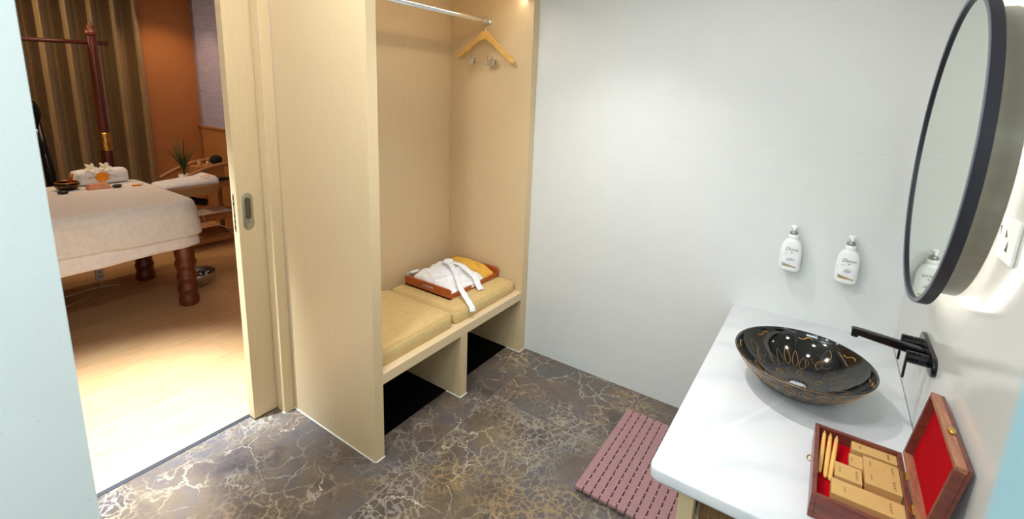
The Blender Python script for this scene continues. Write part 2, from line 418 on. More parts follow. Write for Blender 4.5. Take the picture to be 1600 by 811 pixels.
# sliding door
t = struct(thing('door_1', 'sliding beige laminate door half drawn into its pocket', 'door', (-.78, -1.492, 0)))
del t['category']
obj('door_panel', B(-.028, .026, 0, .86, .006, 2.36, .002), 'lam', t)
def stadium(w, h, n=12):
    r = w/2; s = h/2-r
    return [(r*math.cos(a), s+r*math.sin(a)) for a in [math.pi*k/n for k in range(n+1)]]+[(r*math.cos(a), -s+r*math.sin(a)) for a in [math.pi+math.pi*k/n for k in range(n+1)]]
hp = [(y+.047, z+1.15) for y, z in stadium(.05, .185)]
hd = obj('flush_handle', prism(hp, 'X', .026, .031, bev=.0015), 'steel', t); auto(hd)
hd['label'] = 'satin steel flush pull'
hp2 = [(y+.047, z+1.165) for y, z in stadium(.028, .11)]
obj('finger_recess', prism(hp2, 'X', .031, .0316), 'drum', hd)
bm = bmesh.new(); tube([(.031, .047, 1.098), (.036, .047, 1.098)], .011, 16, bm); box(bm, .036, .04, .044, .05, 1.088, 1.108, .001)
auto(obj('thumb_turn', bm, 'steel', hd))
obj('edge_lock_plate', B(-.010, .002, -.002, .001, 1.05, 1.24, .0005), 'steel', t)
bm = bmesh.new()
for z in (1.07, 1.10, 1.13, 1.19, 1.22): box(bm, -.008, 0, -.003, -.0015, z-.008, z+.008)
obj('lock_slot', bm, 'hole', t)

# ------------------------------------------------------------------ wardrobe with bench
wd = thing('wardrobe', 'open beige laminate wardrobe niche with bench between doorway and white wall', 'wardrobe', (0, -.655, 0))
oy = .655
def wb(name, x0, x1, y0, y1, z0, z1, m='lam', bev=.0015, par=wd):
    return obj(name, B(x0, x1, y0+oy, y1+oy, z0, z1, bev=bev), m, par)
wb('side_panel', -.679, 0, -1.3105, -1.257, 0, 2.6)
wb('side_panel', -.679, 0, -.069, -.001, 0, 2.6)
wb('back_panel', -.679, -.660, -1.257, -.069, 0, 2.6)
wb('header', -.06, -.001, -1.257, -.069, 2.335, 2.6)
wb('top_panel', -.66, -.06, -1.257, -.069, 2.55, 2.6)
wb('bench_top', -.66, -.001, -1.2569, -.0691, .394, .450, 'lamh', .002)
wb('divider', -.66, -.001, -.693, -.635, .0, .394)
wb('black_floor_sheet', -.66, -.112, -1.2569, -.6931, 0.0005, .003, 'black', 0)  # black sheet makes the bench's shadow on the marble solid black
wb('black_floor_sheet', -.66, -.112, -.6349, -.0691, 0.0005, .003, 'black', 0)
for (x0, x1, y0, y1) in ((-.679, .004, -1.3145, -1.3095), (-.001, .004, -1.3145, -1.256), (-.001, .004, -.695, -.634), (-.11, 0, -.697, -.692), (-.001, .004, -.07, -.001), (-.11, 0, -.073, -.068)):
    wb('sealant_bead', x0, x1, y0, y1, 0, .004, 'caulk', 0)
# rail
bm = bmesh.new(); n = 20; ry = (-1.256, -.070)
pr = [(-.33+.0085*math.cos(a), 2.214+.017*math.sin(a)) for a in [2*math.pi*k/n for k in range(n)]]
auto(obj('clothes_rail', prism([(x, z) for x, z in pr], 'Y', ry[0]+oy, ry[1]+oy), 'chrome', wd), 50)
for y in (-1.25, -.076):
    pr2 = [(-.33+.017*math.cos(a), 2.214+.025*math.sin(a)) for a in [2*math.pi*k/n for k in range(n)]]
    auto(obj('rail_socket', prism(pr2, 'Y', y-.006+oy, y+.006+oy, bev=.001), 'chrome', wd), 50)
obj('led_strip', B(-.074, -.062, -1.24+oy, -.075+oy, 2.338, 2.345), 'ledc', wd)

# cushions
def cushion(label, x0, x1, y0, y1, z0, z1):
    bm = bmesh.new(); nx, ny = 26, 26; vs = {}
    cx, cy, hx, hy, h = (x0+x1)/2, (y0+y1)/2, (x1-x0)/2, (y1-y0)/2, z1-z0
    bmesh.ops.create_cube(bm, size=2)
    bmesh.ops.subdivide_edges(bm, edges=bm.edges[:], cuts=15, use_grid_fill=True)
    for v in bm.verts:
        u, w, q = v.co
        r = .12
        # soft superellipsoid edges
        def sh(a): return a
        L = 34
        k = (abs(u)**L+abs(w)**L)**(1/L) or 1
        kk = max(abs(u), abs(w)); s = kk/k if k else 1
        uu, ww = u*s, w*s
        e = max(abs(uu), abs(ww))
        if q > .99:
            z = 1-.22*max(0, (e-.93)/.07)**2
        else: z = q
        bul = .008*(1-q*q)*(1 if e > .99 else 0)
        crown = .006*(1-uu*uu)*(1-ww*ww)*(1 if q > .5 else 0)
        v.co = Vector((uu*(hx-.012+bul), ww*(hy-.012+bul), (z+1)/2*h+crown))
    o = obj('bench_cushion', bm, 'cushion', None, True, (cx, cy, z0)); tag(o, label, 'cushion', 'bench cushions'); return o
cushion('beige leatherette bench cushion left empty, on the bay nearer the door', -.61, -.035, -1.254, -.703, .4505, .532)
cushion('beige leatherette bench cushion carrying the wooden tray, beside the white wall', -.61, -.035, -.697, -.072, .4505, .52)

# tray with robe and mustard garment
tx0, tx1, ty0, ty1, tz = -.575, -.185, -.585, -.085, .5265
tr = thing('wooden_tray', 'orange varnished wooden tray with handle slots on the right bench cushion', 'tray', ((tx0+tx1)/2, (ty0+ty1)/2, tz))
hx, hy = (tx1-tx0)/2, (ty1-ty0)/2
obj('tray_base', B(-hx, hx, -hy, hy, 0, .010, bev=.001), 'traywood', tr)
for s in (-1, 1):
    ya, yb = (-hy, -hy+.014) if s < 0 else (hy-.014, hy)
    # end board with slot: frame of boxes around the opening
    bm = bmesh.new()
    out = [(-hx, 0), (hx, 0), (hx, .055), (hx-.02, .060), (-hx+.02, .060), (-hx, .055)]
    sl = [(x, z+.036) for x, z in [(-.052, -.008), (.052, -.008), (.056, -.003), (.056, .003), (.052, .008), (-.052, .008), (-.056, .003), (-.056, -.003)]]
    # bridge outline and slot
    def ring(p, y): return [bm.verts.new((a, y, b)) for a, b in p]
    for y, flip in ((ya, 0), (yb, 1)):
        O = ring(out, y); S = ring(sl, y)
        es = [bm.edges.new((O[i], O[(i+1) % 6])) for i in range(6)]+[bm.edges.new((S[i], S[(i+1) % 8])) for i in range(8)]
        bmesh.ops.triangle_fill(bm, use_beauty=True, edges=es)
        if not flip: O0, S0 = O, S
    for i in range(6): bm.faces.new((O0[i], O0[(i+1) % 6], O[(i+1) % 6], O[i]))
    for i in range(8): bm.faces.new((S0[i], S0[(i+1) % 8], S[(i+1) % 8], S[i]))
    obj('end_board', bm, 'traywood', tr)
for s in (-1, 1):
    xa, xb = (-hx, -hx+.012) if s < 0 else (hx-.012, hx)
    obj('side_rail', B(xa, xb, -hy+.014, hy-.014, .010, .028, bev=.001), 'traywood', tr)

def clothmound(name, x0, x1, y0, y1, fn, m, base, nx=60, ny=60, edge=None):
    """closed heightfield body: top follows fn(u,v) in 0..1, bottom flat at base"""
    bm = bmesh.new(); T = {}; Bm = {}
    for i in range(nx+1):
        for j in range(ny+1):
            u, v = i/nx, j/ny
            # round the outline
            a, b = 2*u-1, 2*v-1
            k = max(abs(a), abs(b)); L = 9
            q = (abs(a)**L+abs(b)**L)**(1/L)
            s = k/q if q > 1e-6 else 1
            an = math.atan2(b, a)
            s *= 1+.03*math.sin(an*7+1)+.02*math.sin(an*13)
            x = (x0+x1)/2+a*s*(x1-x0)/2; y = (y0+y1)/2+b*s*(y1-y0)/2
            e = min(1, (1-k)/.16); rim = math.sqrt(max(0, 1-(1-e)**2))
            h = fn(u, v)*rim
            T[i, j] = bm.verts.new((x, y, base+.004+h)); Bm[i, j] = bm.verts.new((x, y, base))
    for i in range(nx):
        for j in range(ny):
            bm.faces.new((T[i, j], T[i+1, j], T[i+1, j+1], T[i, j+1]))
            bm.faces.new((Bm[i, j+1], Bm[i+1, j+1], Bm[i+1, j], Bm[i, j]))
    for i in range(nx):
        bm.faces.new((Bm[i, 0], Bm[i+1, 0], T[i+1, 0], T[i, 0])); bm.faces.new((T[i, ny], T[i+1, ny], Bm[i+1, ny], Bm[i, ny]))
    for j in range(ny):
        bm.faces.new((Bm[0, j+1], Bm[0, j], T[0, j], T[0, j+1])); bm.faces.new((T[nx, j+1], T[nx, j], Bm[nx, j], Bm[nx, j+1]))
    return obj(name, bm, m, None, True)
def fold(u, v, pu, pv, ang, width, length, h):
    c, s = math.cos(ang), math.sin(ang)
    a = (u-pu)*c+(v-pv)*s; b = -(u-pu)*s+(v-pv)*c
    return h*math.exp(-(b/width)**2)*math.exp(-(a/length)**4)
def robe_fn(u, v):
    h = .044+.026*math.exp(-((u-.25)**2/.10+(v-.62)**2/.16))
    h -= .020*max(0, (u-.55))/.45
    for (pu, pv, an, w, l, hh) in ((.35, .40, .5, .05, .35, .010), (.55, .55, -.6, .035, .3, .010), (.3, .75, .1, .05, .3, .010), (.62, .3, 1.2, .03, .25, .009),
                                 (.45, .2, .2, .035, .35, .007), (.75, .5, .9, .03, .3, .009), (.5, .7, 1.3, .04, .3, .010), (.2, .25, -.5, .04, .3, .008), (.42, .48, -.05, .02, .18, -.010), (.5, .35, .85, .02, .2, -.009)):
        h += fold(u, v, pu, pv, an, w*.7, l, hh*.9)
    h += .008*(noise.noise(Vector((u*4, v*4, 1)))+.5*noise.noise(Vector((u*9, v*9, 3))))
    return max(.006, h)
rb = thing('bathrobe', 'folded white bathrobe with loose tie belt lying in the wooden tray', 'bathrobe', (-.38, -.39, tz+.0105))
o = clothmound('folded_robe', -.562, -.190, -.553, -.215, robe_fn, 'robe', 0, 90, 90); o.name = 'folded_robe'
o.parent = rb; o.location = (.38, .39, 0)
def ribbon(path, width, m, parent, name, thick=.004, wdir=None, off=(0, 0, 0)):
    P = spline(path, 8); bm = bmesh.new(); rows = []
    for i, p in enumerate(P):
        d = (P[min(i+1, len(P)-1)]-P[max(i-1, 0)]).normalized()
        wv = Vector(wdir) if wdir else d.cross(Vector((0, 0, 1)))
        wv = (wv-d*wv.dot(d)).normalized(); nn = wv.cross(d).normalized()
        if nn.z < 0 and not wdir: nn = -nn
        row = []
        for k in range(5):
            a = (k/4-.5)*width; row.append(p+wv*a+nn*(.0015*math.sin(k*2+i*.6)))
        rows.append((row, nn))
    T = [[bm.verts.new(q+nn*thick/2) for q in r] for r, nn in rows]; Bt = [[bm.verts.new(q-nn*thick/2) for q in r] for r, nn in rows]
    for i in range(len(P)-1):
        for k in range(4):
            bm.faces.new((T[i][k], T[i][k+1], T[i+1][k+1], T[i+1][k])); bm.faces.new((Bt[i+1][k], Bt[i+1][k+1], Bt[i][k+1], Bt[i][k]))
        bm.faces.new((T[i][0], T[i+1][0], Bt[i+1][0], Bt[i][0])); bm.faces.new((T[i+1][4], T[i][4], Bt[i][4], Bt[i+1][4]))
    for i in (0, -1):
        for k in range(4): bm.faces.new((T[i][k+1], T[i][k], Bt[i][k], Bt[i][k+1]))
    bmesh.ops.translate(bm, verts=bm.verts, vec=Vector(off))
    return obj(name, bm, m, parent, True)
ro = (.38, .39, -tz-.0105)
ribbon([(-.46, -.30, .632), (-.40, -.34, .630), (-.33, -.38, .617), (-.25, -.44, .602), (-.19, -.49, .590), (-.155, -.508, .568), (-.11, -.528, .550), (-.06, -.552, .533), (-.028, -.566, .518), (-.016, -.572, .498)], .036, 'robe', rb, 'tie_belt', off=ro)
ribbon([(-.46, -.30, .628), (-.38, -.28, .622), (-.30, -.30, .614), (-.23, -.32, .600), (-.190, -.333, .588), (-.160, -.345, .555), (-.125, -.355, .533)], .044, 'robe', rb, 'tie_belt', off=ro)
bm = bmesh.new(); ell(bm, (-.455, -.305, .632), (.034, .040, .014), 16, 10)
bmesh.ops.translate(bm, verts=bm.verts, vec=Vector(ro)); obj('belt_knot', bm, 'robe', rb, True)
ribbon([(-.560, -.50, .590), (-.590, -.50, .585), (-.602, -.505, .565), (-.607, -.51, .535)], .07, 'robe', rb, 'sleeve_cuff', .008, (0, 1, 0), off=ro)
def must_fn(u, v):
    h = .054+.016*math.exp(-((u-.3)**2/.08+(v-.45)**2/.12))-.030*max(0, u-.55)/.45
    for k in range(7):
        an = -.9+k*.32; h += fold(u, v, .72, .42, an, .030, .5, .009*(1 if k % 2 else .6))
    h += .008*noise.noise(Vector((u*5, v*5, 7)))+.012*math.exp(-(((u-.46)/.04)**2))*(-1 if v < .8 else 0)
    return max(.006, h)
mg = clothmound('folded_garment', -.556, -.202, -.212, -.104, must_fn, 'mustard', tz+.0105)
tag(mg, 'bunched mustard yellow cotton garment at the far end of the tray', 'garment')

# hanger
hg = thing('coat_hanger', 'blond wooden coat hanger with chrome trouser clips hanging at wardrobe rail end', 'hanger', (-.318, -.125, 2.154))
def hang_out():
    top = [(0, 0), (.022, -.004), (.045, -.030), (.075, -.062), (.12, -.100), (.165, -.135), (.205, -.166), (.225, -.188), (.222, -.202), (.210, -.205)]
    bot = [(.19, -.192), (.15, -.160), (.10, -.118), (.05, -.075), (.0, -.046)]
    R = top+bot; L = [(-x*1.08, z*.82) for x, z in reversed(bot[:-1])]+[(-x*1.08, z*.82) for x, z in reversed(top[1:])]
    return R+L
auto(obj('hanger_body', prism(hang_out(), 'Y', -.007, .007, bev=.003), 'hanger', hg), 40)
obj('hook', tube(spline([(0, 0, -.006), (0, 0, .022), (.018, 0, .036), (.030, 0, .055), (.012, 0, .082), (-.012, 0, .090), (-.030, 0, .078), (-.034, 0, .055)], 6), .0022, 8), 'chrome', hg, True)
obj('trouser_bar', tube([(-.195, 0, -.150), (-.195, 0, -.170), (.165, 0, -.190), (.178, 0, -.165)], .0018, 8), 'chrome', hg)
def clip(x, z):
    bm = bmesh.new()
    box(bm, x-.018, x+.018, -.010, -.006, z-.022, z+.012, .001); box(bm, x-.018, x+.018, .004, .008, z-.022, z+.012, .001)
    tube([(x-.012, -.008, z+.010), (x-.004, -.020, z+.026), (x+.012, -.022, z+.030)], .004, 8, bm)
    tube([(x-.02, 0, z), (x+.02, 0, z)], .006, 10, bm); box(bm, x-.020, x-.004, -.014, .010, z-.030, z-.016, .001)
    obj('trouser_clip', bm, 'chrome', hg)
clip(-.105, -.178); clip(.035, -.186); clip(.068, -.188)

# ------------------------------------------------------------------ slatted shower mat
mt = thing('slatted_floor_mat', 'reddish brown slatted wooden bath mat on the marble beside the counter', 'bath mat', (.855, -.555, 0))
px = 0
for k in range(12):
    obj('slat', B(k*.0405, k*.0405+.0352, -.332, .332, .014, .030, bev=.0015, seg=1), 'matwood', mt)
bm = bmesh.new()
for k in range(11):
    for j in range(15):
        y = -.305+j*.0435+(k % 2)*.006
        box(bm, k*.0405+.0352, (k+1)*.0405, y-.003, y+.003, .020, .0275)
for j in range(15):
    y = -.305+j*.0435
    box(bm, .002, 11*.0405+.033, y-.004, y+.004, 0.0, .0139)
obj('joining_strip', bm, 'matlink', mt)['kind'] = 'stuff'

# ------------------------------------------------------------------ counter and vanity
CH = .730
def rr(x0, x1, y0, y1, r, n=8):
    # near-left corner rounded
    return [(x0+r-r*math.cos(a), y0+r-r*math.sin(a)) for a in [math.pi/2*k/n for k in range(n+1)]]+[(x1, y0), (x1, y1), (x0, y1)]
ct = obj('countertop', prism(rr(1.297, XW-.0005, -1.377, -.0005, .022), 'Z', CH-.038, CH, bev=.006), 'counter')
auto(ct, 30); tag(ct, 'white veined stone washbasin counter in the right hand corner', 'countertop')
vn = thing('vanity_stand', 'beige laminate open frame stand under the white counter', 'vanity', (1.67, -.66, 0))
def vb(name, x0, x1, y0, y1, z0, z1, m='lam', b=.002): return obj(name, B(x0-1.67, x1-1.67, y0+.66, y1+.66, z0, z1, bev=b), m, vn)
vb('leg', 1.375, 1.420, -1.31, -1.265, 0, CH-.039); vb('leg', 1.375, 1.420, -.06, -.015, 0, CH-.039)
vb('leg', 1.92, 1.965, -1.31, -1.265, 0, CH-.039); vb('leg', 1.92, 1.965, -.06, -.015, 0, CH-.039)
vb('apron', 1.3755, 1.4195, -1.2645, -.0605, .60, CH-.039); vb('apron', 1.9205, 1.9645, -1.2645, -.0605, .60, CH-.039)
vb('shelf', 1.3755, 1.9645, -1.2645, -.0605, .12, .15)
# towel and pipe seen under the counter
bm = bmesh.new(); rows = []
for i in range(25):
    x = 1.428+.13*i/24; y = -1.25+.008*math.sin(i*.9)+.004*math.sin(i*2.1)
    rows.append((x, y))
poly = rows+[(x, y+.012) for x, y in reversed(rows)]
o = obj('hanging_towel', prism(poly, 'Z', .20, .69), 'brownc', None, True); tag(o, 'brown towel hanging under the white counter behind the beige leg', 'towel')
o = obj('drain_pipe', tube(spline([(1.60, -1.18, .1501), (1.60, -1.18, .40), (1.60, -1.18, .60), (1.60, -1.18, .6915)], 4), .022, 16), 'greyp', None, True)
tag(o, 'grey waste pipe running down under the white counter', 'pipe')

# basin
def basin():
    t = thing('vessel_basin', 'round black ceramic vessel basin with gold ornament on the white counter', 'basin', (1.631, -.660, CH))
    outer = [(0, 0), (.075, 0), (.092, .004), (.128, .022), (.165, .048), (.198, .080), (.219, .108), (.2285, .124), (.2315, .1285)]
    rim = [(.230, .1305), (.2265, .1305)]
    inner = [(.2235, .127), (.213, .108), (.192, .082), (.158, .052), (.120, .028), (.085, .016), (.045, .0115), (0, .0108)]
    def smooth(P, n=4):
        q = spline([(r, 0, z) for r, z in P], n); return [(max(0, v.x), v.z) for v in q]
    so, si = smooth(outer), smooth(inner)
    prof = so+rim+si
    bm = lathe(prof, 96)
    def at_r(P, r):
        for (r0, z0), (r1, z1) in zip(P, P[1:]):
            if min(r0, r1) <= r <= max(r0, r1) and abs(r1-r0) > 1e-6: return z0+(z1-z0)*(r-r0)/(r1-r0)
        return P[-1][1]
    for f in bm.faces: f.material_index = 0
    def stroke(pts, w, inside=True, m=1):
        Q = []
        for r, a in pts:
            z = at_r(si if inside else so, r)+(.0002 if inside else -.0002)
            Q.append((r*math.cos(a), r*math.sin(a), z))
        k = len(bm.faces); tube(Q, w, 5, bm)
        bm.faces.ensure_lookup_table()
        for f in list(bm.faces)[k:]: f.material_index = m
    def loop_at(rc, ac, dr, da, w, inside=True, m=1, sharp=0.0, n=20):
        P = []
        for k in range(n+1):
            q = 2*math.pi*k/n; s_ = math.sin(q)
            P.append((rc+dr*math.cos(q), ac+da/rc*s_*(1-sharp*.5*(1+math.cos(q)))))
        stroke(P, w, inside, m)
    for k in range(14):
        a = 2*math.pi*k/14; loop_at(.058, a, .011, .009, .0006, m=2); loop_at(.058, a, .006, .005, .0005, m=2)
        loop_at(.085, a+.22, .013, .013, .0006, m=1 if k % 2 else 2, sharp=.5); loop_at(.085, a+.22, .008, .007, .0005, m=2)
    for k in range(4):
        a = math.radians(20+90*k)
        # lotus: petals fanned round a heart, with swirls either side
        for j, (da, rc, dr, dt) in enumerate(((0, .150, .030, .015), (.20, .143, .028, .015), (-.20, .143, .028, .015), (.40, .132, .023, .016), (-.40, .132, .023, .016))):
            loop_at(rc, a+da, dr, dt, .0007, m=1 if k in (1, 2) and j % 2 == 0 else 2, sharp=.7)
        for sg in (-1, 1):
            P = []
            for i in range(26):
                q = i/25; th = q*4.6
                P.append((.150+.030*(1-q)*math.cos(th)+.012*q, a+sg*(.62+.20*(1-q*.8)*math.sin(th))))
            stroke(P, .0007, m=2)
            stroke([(.128+.030*i/12, a+sg*(.50+.05*math.sin(i/12*5))) for i in range(13)], .0006, m=2)
        # tall curved tendril up to the rim
        stroke([(.13+.075*i/16, a+.785+.10*math.sin(i/16*6.2)) for i in range(17)], .0008, m=1)
        stroke([(.13+.075*i/16, a+.785-.06*math.sin(i/16*6.2)) for i in range(17)], .0007, m=2)
        for h_ in (0, .785):
            P = [(.2125+.0036*math.sin(i/14*6.0), a+h_+.42+(.24*(i/14-.5))) for i in range(15)]
            z = []
            stroke(P, .0021, m=1)
    for k in range(26):
        a = 2*math.pi*k/26
        loop_at(.2075, a, .0155, .0205, .0008, False, 1); loop_at(.2075, a, .009, .011, .0006, False, 1)
        loop_at(.174, a+.12, .017, .0175, .0006, False, 2); loop_at(.174, a+.12, .009, .008, .0005, False, 2)
        loop_at(.138, a, .014, .013, .0005, False, 2)
    o = obj('bowl', bm, ['basinblack', 'gold', 'golddim'], t, True)
    bmd = lathe([(0, .020), (.020, .0195), (.028, .017), (.033, .0135), (.034, .011)], 40); 
    d = obj('drain', bmd, 'chrome', t, True); bm = bmesh.new()
    for k in range(8):
        a = k*math.pi/4; tube([(.024*math.cos(a), .024*math.sin(a), .0182), (.030*math.cos(a), .030*math.sin(a), .0162)], .0018, 6, bm)
    obj('drain_slot', bm, 'hole', d)
    bmr = bmesh.new(); tube([(.2295*math.cos(2*math.pi*k/96), .2295*math.sin(2*math.pi*k/96), .1265) for k in range(97)], .0016, 6, bmr, False)
    g = obj('gold_rim_line', bmr, 'gold', t, True)
basin()

# wall mixer
tp = thing('wall_mixer_tap', 'matte black wall mounted basin mixer with long flat spout and two levers', 'tap', (XW, -.672, 1.0))
auto(obj('backplate', prism([(y, z) for z, y in stadium(.062, .262)], 'X', -.012, -.0003, bev=.003), 'blackmetal', tp), 40)
def flat_tube(pts, w, h, name):
    bm = bmesh.new(); P = [Vector(p) for p in pts]; rings = []
    for i, p in enumerate(P):
        d = (P[min(i+1, len(P)-1)]-P[max(i-1, 0)]).normalized(); nn = Vector((0, 1, 0)).cross(d).normalized()
        hh = h*(1-.35*i/(len(P)-1))
        rings.append([bm.verts.new(p+Vector((0, 1, 0))*w*a+nn*hh*b) for a, b in ((-.5, -.35), (-.35, -.5), (.35, -.5), (.5, -.35), (.5, .35), (.35, .5), (-.35, .5), (-.5, .35))])
    for a, b in zip(rings, rings[1:]):
        for k in range(8): bm.faces.new((a[k], a[(k+1) % 8], b[(k+1) % 8], b[k]))
    bm.faces.new(rings[0]); bm.faces.new(rings[-1][::-1])
    return auto(obj(name, bm, 'blackmetal', tp), 30)
flat_tube([(-.010, 0, -.004), (-.06, 0, .002), (-.12, 0, .008), (-.17, 0, .013), (-.205, 0, .016), (-.214, 0, .015)], .030, .030, 'spout')
auto(obj('aerator', tube([(-.203, 0, -.004), (-.203, 0, .012)], .011, 20), 'blackmetal', tp), 40)
for s in (1, -1):
    y = .066*s
    v = obj('valve_body', tube([(-.012, y, 0), (-.036, y, 0)], .0195, 28), 'blackmetal', tp); auto(v, 40)
    h_ = obj('lever_handle', tube([(-.038, y, 0), (-.066, y, 0)], .0195, 28), 'blackmetal', tp); auto(h_, 40)
    obj('lever', B(-.070, -.063, y-.008, y+.008, -.075, .018, bev=.003), 'blackmetal', h_)

# mirror
mr = thing('round_mirror', 'large round wall mirror in charcoal metal frame with glow behind', 'mirror', (XW, -.665, 1.648))
def disc_ring(ry, rz, x0, x1, lip, depth, n=128):
    pass
def oval_prism(ry, rz, x0, x1, name, m, par, bev=.0, n=128, inner=None):
    bm = bmesh.new()
    A = lambda r1, r2, x: [bm.verts.new((x, r1*math.cos(2*math.pi*k/n), r2*math.sin(2*math.pi*k/n))) for k in range(n)]
    if inner:
        o0, o1, i0, i1 = A(ry, rz, x0), A(ry, rz, x1), A(ry-inner, rz-inner, x0), A(ry-inner, rz-inner, x1)
        for k in range(n):
            j = (k+1) % n
            for a, b in ((o0, o1), (o1, i1), (i1, i0), (i0, o0)): bm.faces.new((a[k], a[j], b[j], b[k]))
    else:
        a, b = A(ry, rz, x0), A(ry, rz, x1)
        bm.faces.new(a); bm.faces.new(b[::-1])
        for k in range(n): bm.faces.new((a[k], a[(k+1) % n], b[(k+1) % n], b[k]))
    return auto(obj(name, bm, m, par), 30)
RY, RZ = .430, .468
oval_prism(RY, RZ, -.086, -.060, 'frame', 'mirrorframe', mr, inner=.016)
lp = oval_prism(RY-.0005, RZ-.0005, -.0885, -.0862, 'frame_lip', 'mirrorlip', mr, inner=.013); lp['label'] = 'lighter grey front lip of the frame'
oval_prism(RY-.0162, RZ-.0162, -.0805, -.0775, 'mirror_glass', 'mirror', mr)
oval_prism(RY-.0163, RZ-.0163, -.077, -.0605, 'backing', 'blackmetal', mr)
dr = oval_prism(.385, .425, -.060, -.0005, 'back_box', 'drum', mr); dr['label'] = 'dull grey drum behind the frame'
oval_prism(.412, .452, -.0598, -.0575, 'led_strip', 'led', mr, inner=.008)

# socket on the polished wall
sk = thing('wall_socket', 'white wall socket with black slots right of the round mirror', 'socket', (XW, -1.125, 1.50))
obj('cover_plate', B(-.007, -.0003, -.06, .06, -.05, .05, bev=.002), 'socket', sk)
for pg in ([(.056, .022), (.050, .024), (.048, .002)], [(.014, .020), (.0, .006), (.012, .002)], [(-.012, -.002), (-.002, -.026), (-.018, -.026)]):
    obj('slot', prism(pg, 'X', -.0078, -.0069), 'hole', sk)

# soap bottles
def bottle(label, x, y, z, alt):
    t = thing('soap_pump_bottle', label, 'soap bottle', (x, y, z), 0, 'soap bottles on the wall')
    def stad2(w, d, n=40):
        out = []
        for k in range(n):
            a = 2*math.pi*k/n; c, s = math.cos(a), math.sin(a)
            out.append((w/2*math.copysign(abs(c)**.8, c), d/2*math.copysign(abs(s)**.8, s)))
        return out
    bm = bmesh.new(); rings = []
    prof = [(.070, 0), (.084, .003), (.090, .012), (.091, .05), (.090, .09), (.086, .115), (.078, .132), (.064, .146), (.046, .154), (.038, .158), (.036, .164)]
    for w, zz in prof:
        d = min(.056, w*.62) if zz < .14 else w*(.62+.38*min(1, (zz-.14)/.018))
        rings.append([bm.verts.new((a, b, zz)) for a, b in stad2(w, d)])
    for a, b in zip(rings, rings[1:]):
        for k in range(40): bm.faces.new((a[k], a[(k+1) % 40], b[(k+1) % 40], b[k]))
    bm.faces.new(rings[0]); bm.faces.new(rings[-1])
    obj('bottle_body', bm, 'bottle', t, True)
    auto(obj('collar', lathe([(0, .160), (.020, .160), (.021, .163), (.021, .178), (.0195, .180), (0, .180)], 32), 'bottle', t), 40)
    auto(obj('neck_ring', lathe([(0, .180), (.017, .180), (.0185, .184), (.016, .192), (.012, .196), (0, .196)], 32), 'clearp', t), 40)
    bm = lathe([(0, .194), (.0075, .194), (.0075, .205), (.012, .207), (.015, .214), (.0135, .221), (.008, .224), (0, .225)], 24)
    tube([(0, -.004, .216), (0, -.022, .214), (.0, -.040, .206)], [.007, .006, .0045], 10, bm)
    obj('pump_head', bm, 'bottle', t, True)
    yf = -.0290
    m4 = lambda lx, lz: Matrix.Translation((lx, yf, lz)) @ Matrix.Rotation(math.radians(90), 4, 'X')
    text('brand_lettering', 'Dove', .025, 'navy', t, m4(0.002, .112), .0004, .25)
    bm = bmesh.new(); ell(bm, (.004, yf+.0005, .0955), (.0055, .001, .0024), 12, 8); obj('bird_emblem', bm, 'goldp', t)
    pts = [(-.030, .034), (.0, .029), (.030, .027), (.030, .023), (.0, .024), (-.030, .027)]
    obj('label_stripe', prism(pts, 'Y', yf-.0004, yf+.004), 'goldp', t)
    pts = [(-.032, .041), (-.01, .036), (.014, .032), (.005, .030), (-.030, .033)]
    obj('label_swoosh', prism(pts, 'Y', yf-.0006, yf+.004), 'bluep' if not alt else 'olive', t)
    bm = bmesh.new()
    for a in ((-28, .017), (0, .020), (28, .017), (-58, .014), (58, .014)) if alt else ((-50, .015), (10, .014), (60, .016), (-90, .012)):
        r = math.radians(a[0]); c = (math.sin(r)*.010+.002, math.cos(r)*.007+.056)
        e = bmesh.new(); ell(e, (0, 0, 0), (.0042, .0006, a[1]*.55), 10, 8)
        e.transform(Matrix.Translation((c[0], yf, c[1])) @ Matrix.Rotation(r, 4, 'Y')); me = bpy.data.meshes.new('x'); e.to_mesh(me); e.free(); bm.from_mesh(me); bpy.data.meshes.remove(me)
    obj('flower_print', bm, 'lilac', t)
    obj('small_print', B(-.026, -.012, yf-.0003, yf+.002, .088, .0895), 'lilac', t)
    obj('adhesive_mount', B(-.022, .022, .024, .0445, .05, .13, bev=.003), 'whitep', t)
    return t
bottle('white pump soap bottle on the wall, left one with pale blue swoosh', 1.520, -.045, .988, False)
bottle('white pump soap bottle on the wall, right one nearest the round mirror', 1.748, -.045, .983, True)

# keepsake box on the counter
kb = thing('wooden_amenity_box', 'open rosewood box lined in red holding small kraft boxes on counter', 'box', (1.795, -1.13, CH))
X0, X1, Y0, Y1, H = 1.690-1.795, 1.905-1.795, -1.295+1.13, -.967+1.13, .070
w = .012
obj('base', B(X0+w, X1-w, Y0+w, Y1-w, 0.0005, .006), 'boxwood', kb)
obj('side_wall', B(X0, X0+w, Y0, Y1, 0.0005, H, bev=.0015), 'boxwood', kb); obj('side_wall', B(X1-w, X1, Y0, Y1, 0.0005, H, bev=.0015), 'boxwood', kb)
obj('side_wall', B(X0+w, X1-w, Y0, Y0+w, 0.0005, H, bev=.0015), 'boxwood', kb); obj('side_wall', B(X0+w, X1-w, Y1-w, Y1, 0.0005, H, bev=.0015), 'boxwood', kb)
obj('red_lining', B(X0+w, X1-w, Y0+w, Y1-w, .006, .034), 'red', kb)['label'] = 'red velvet lining of the bottom'
# lid (leans back on the wall): built flat then turned about the hinge
lid = bpy.data.objects.new('lid', None); COL.objects.link(lid); lid.parent = kb; lid.location = (X1+.001, 0, H+.002)
lid.rotation_euler = (0, math.radians(-9), 0)
LH, LT = .213, .030
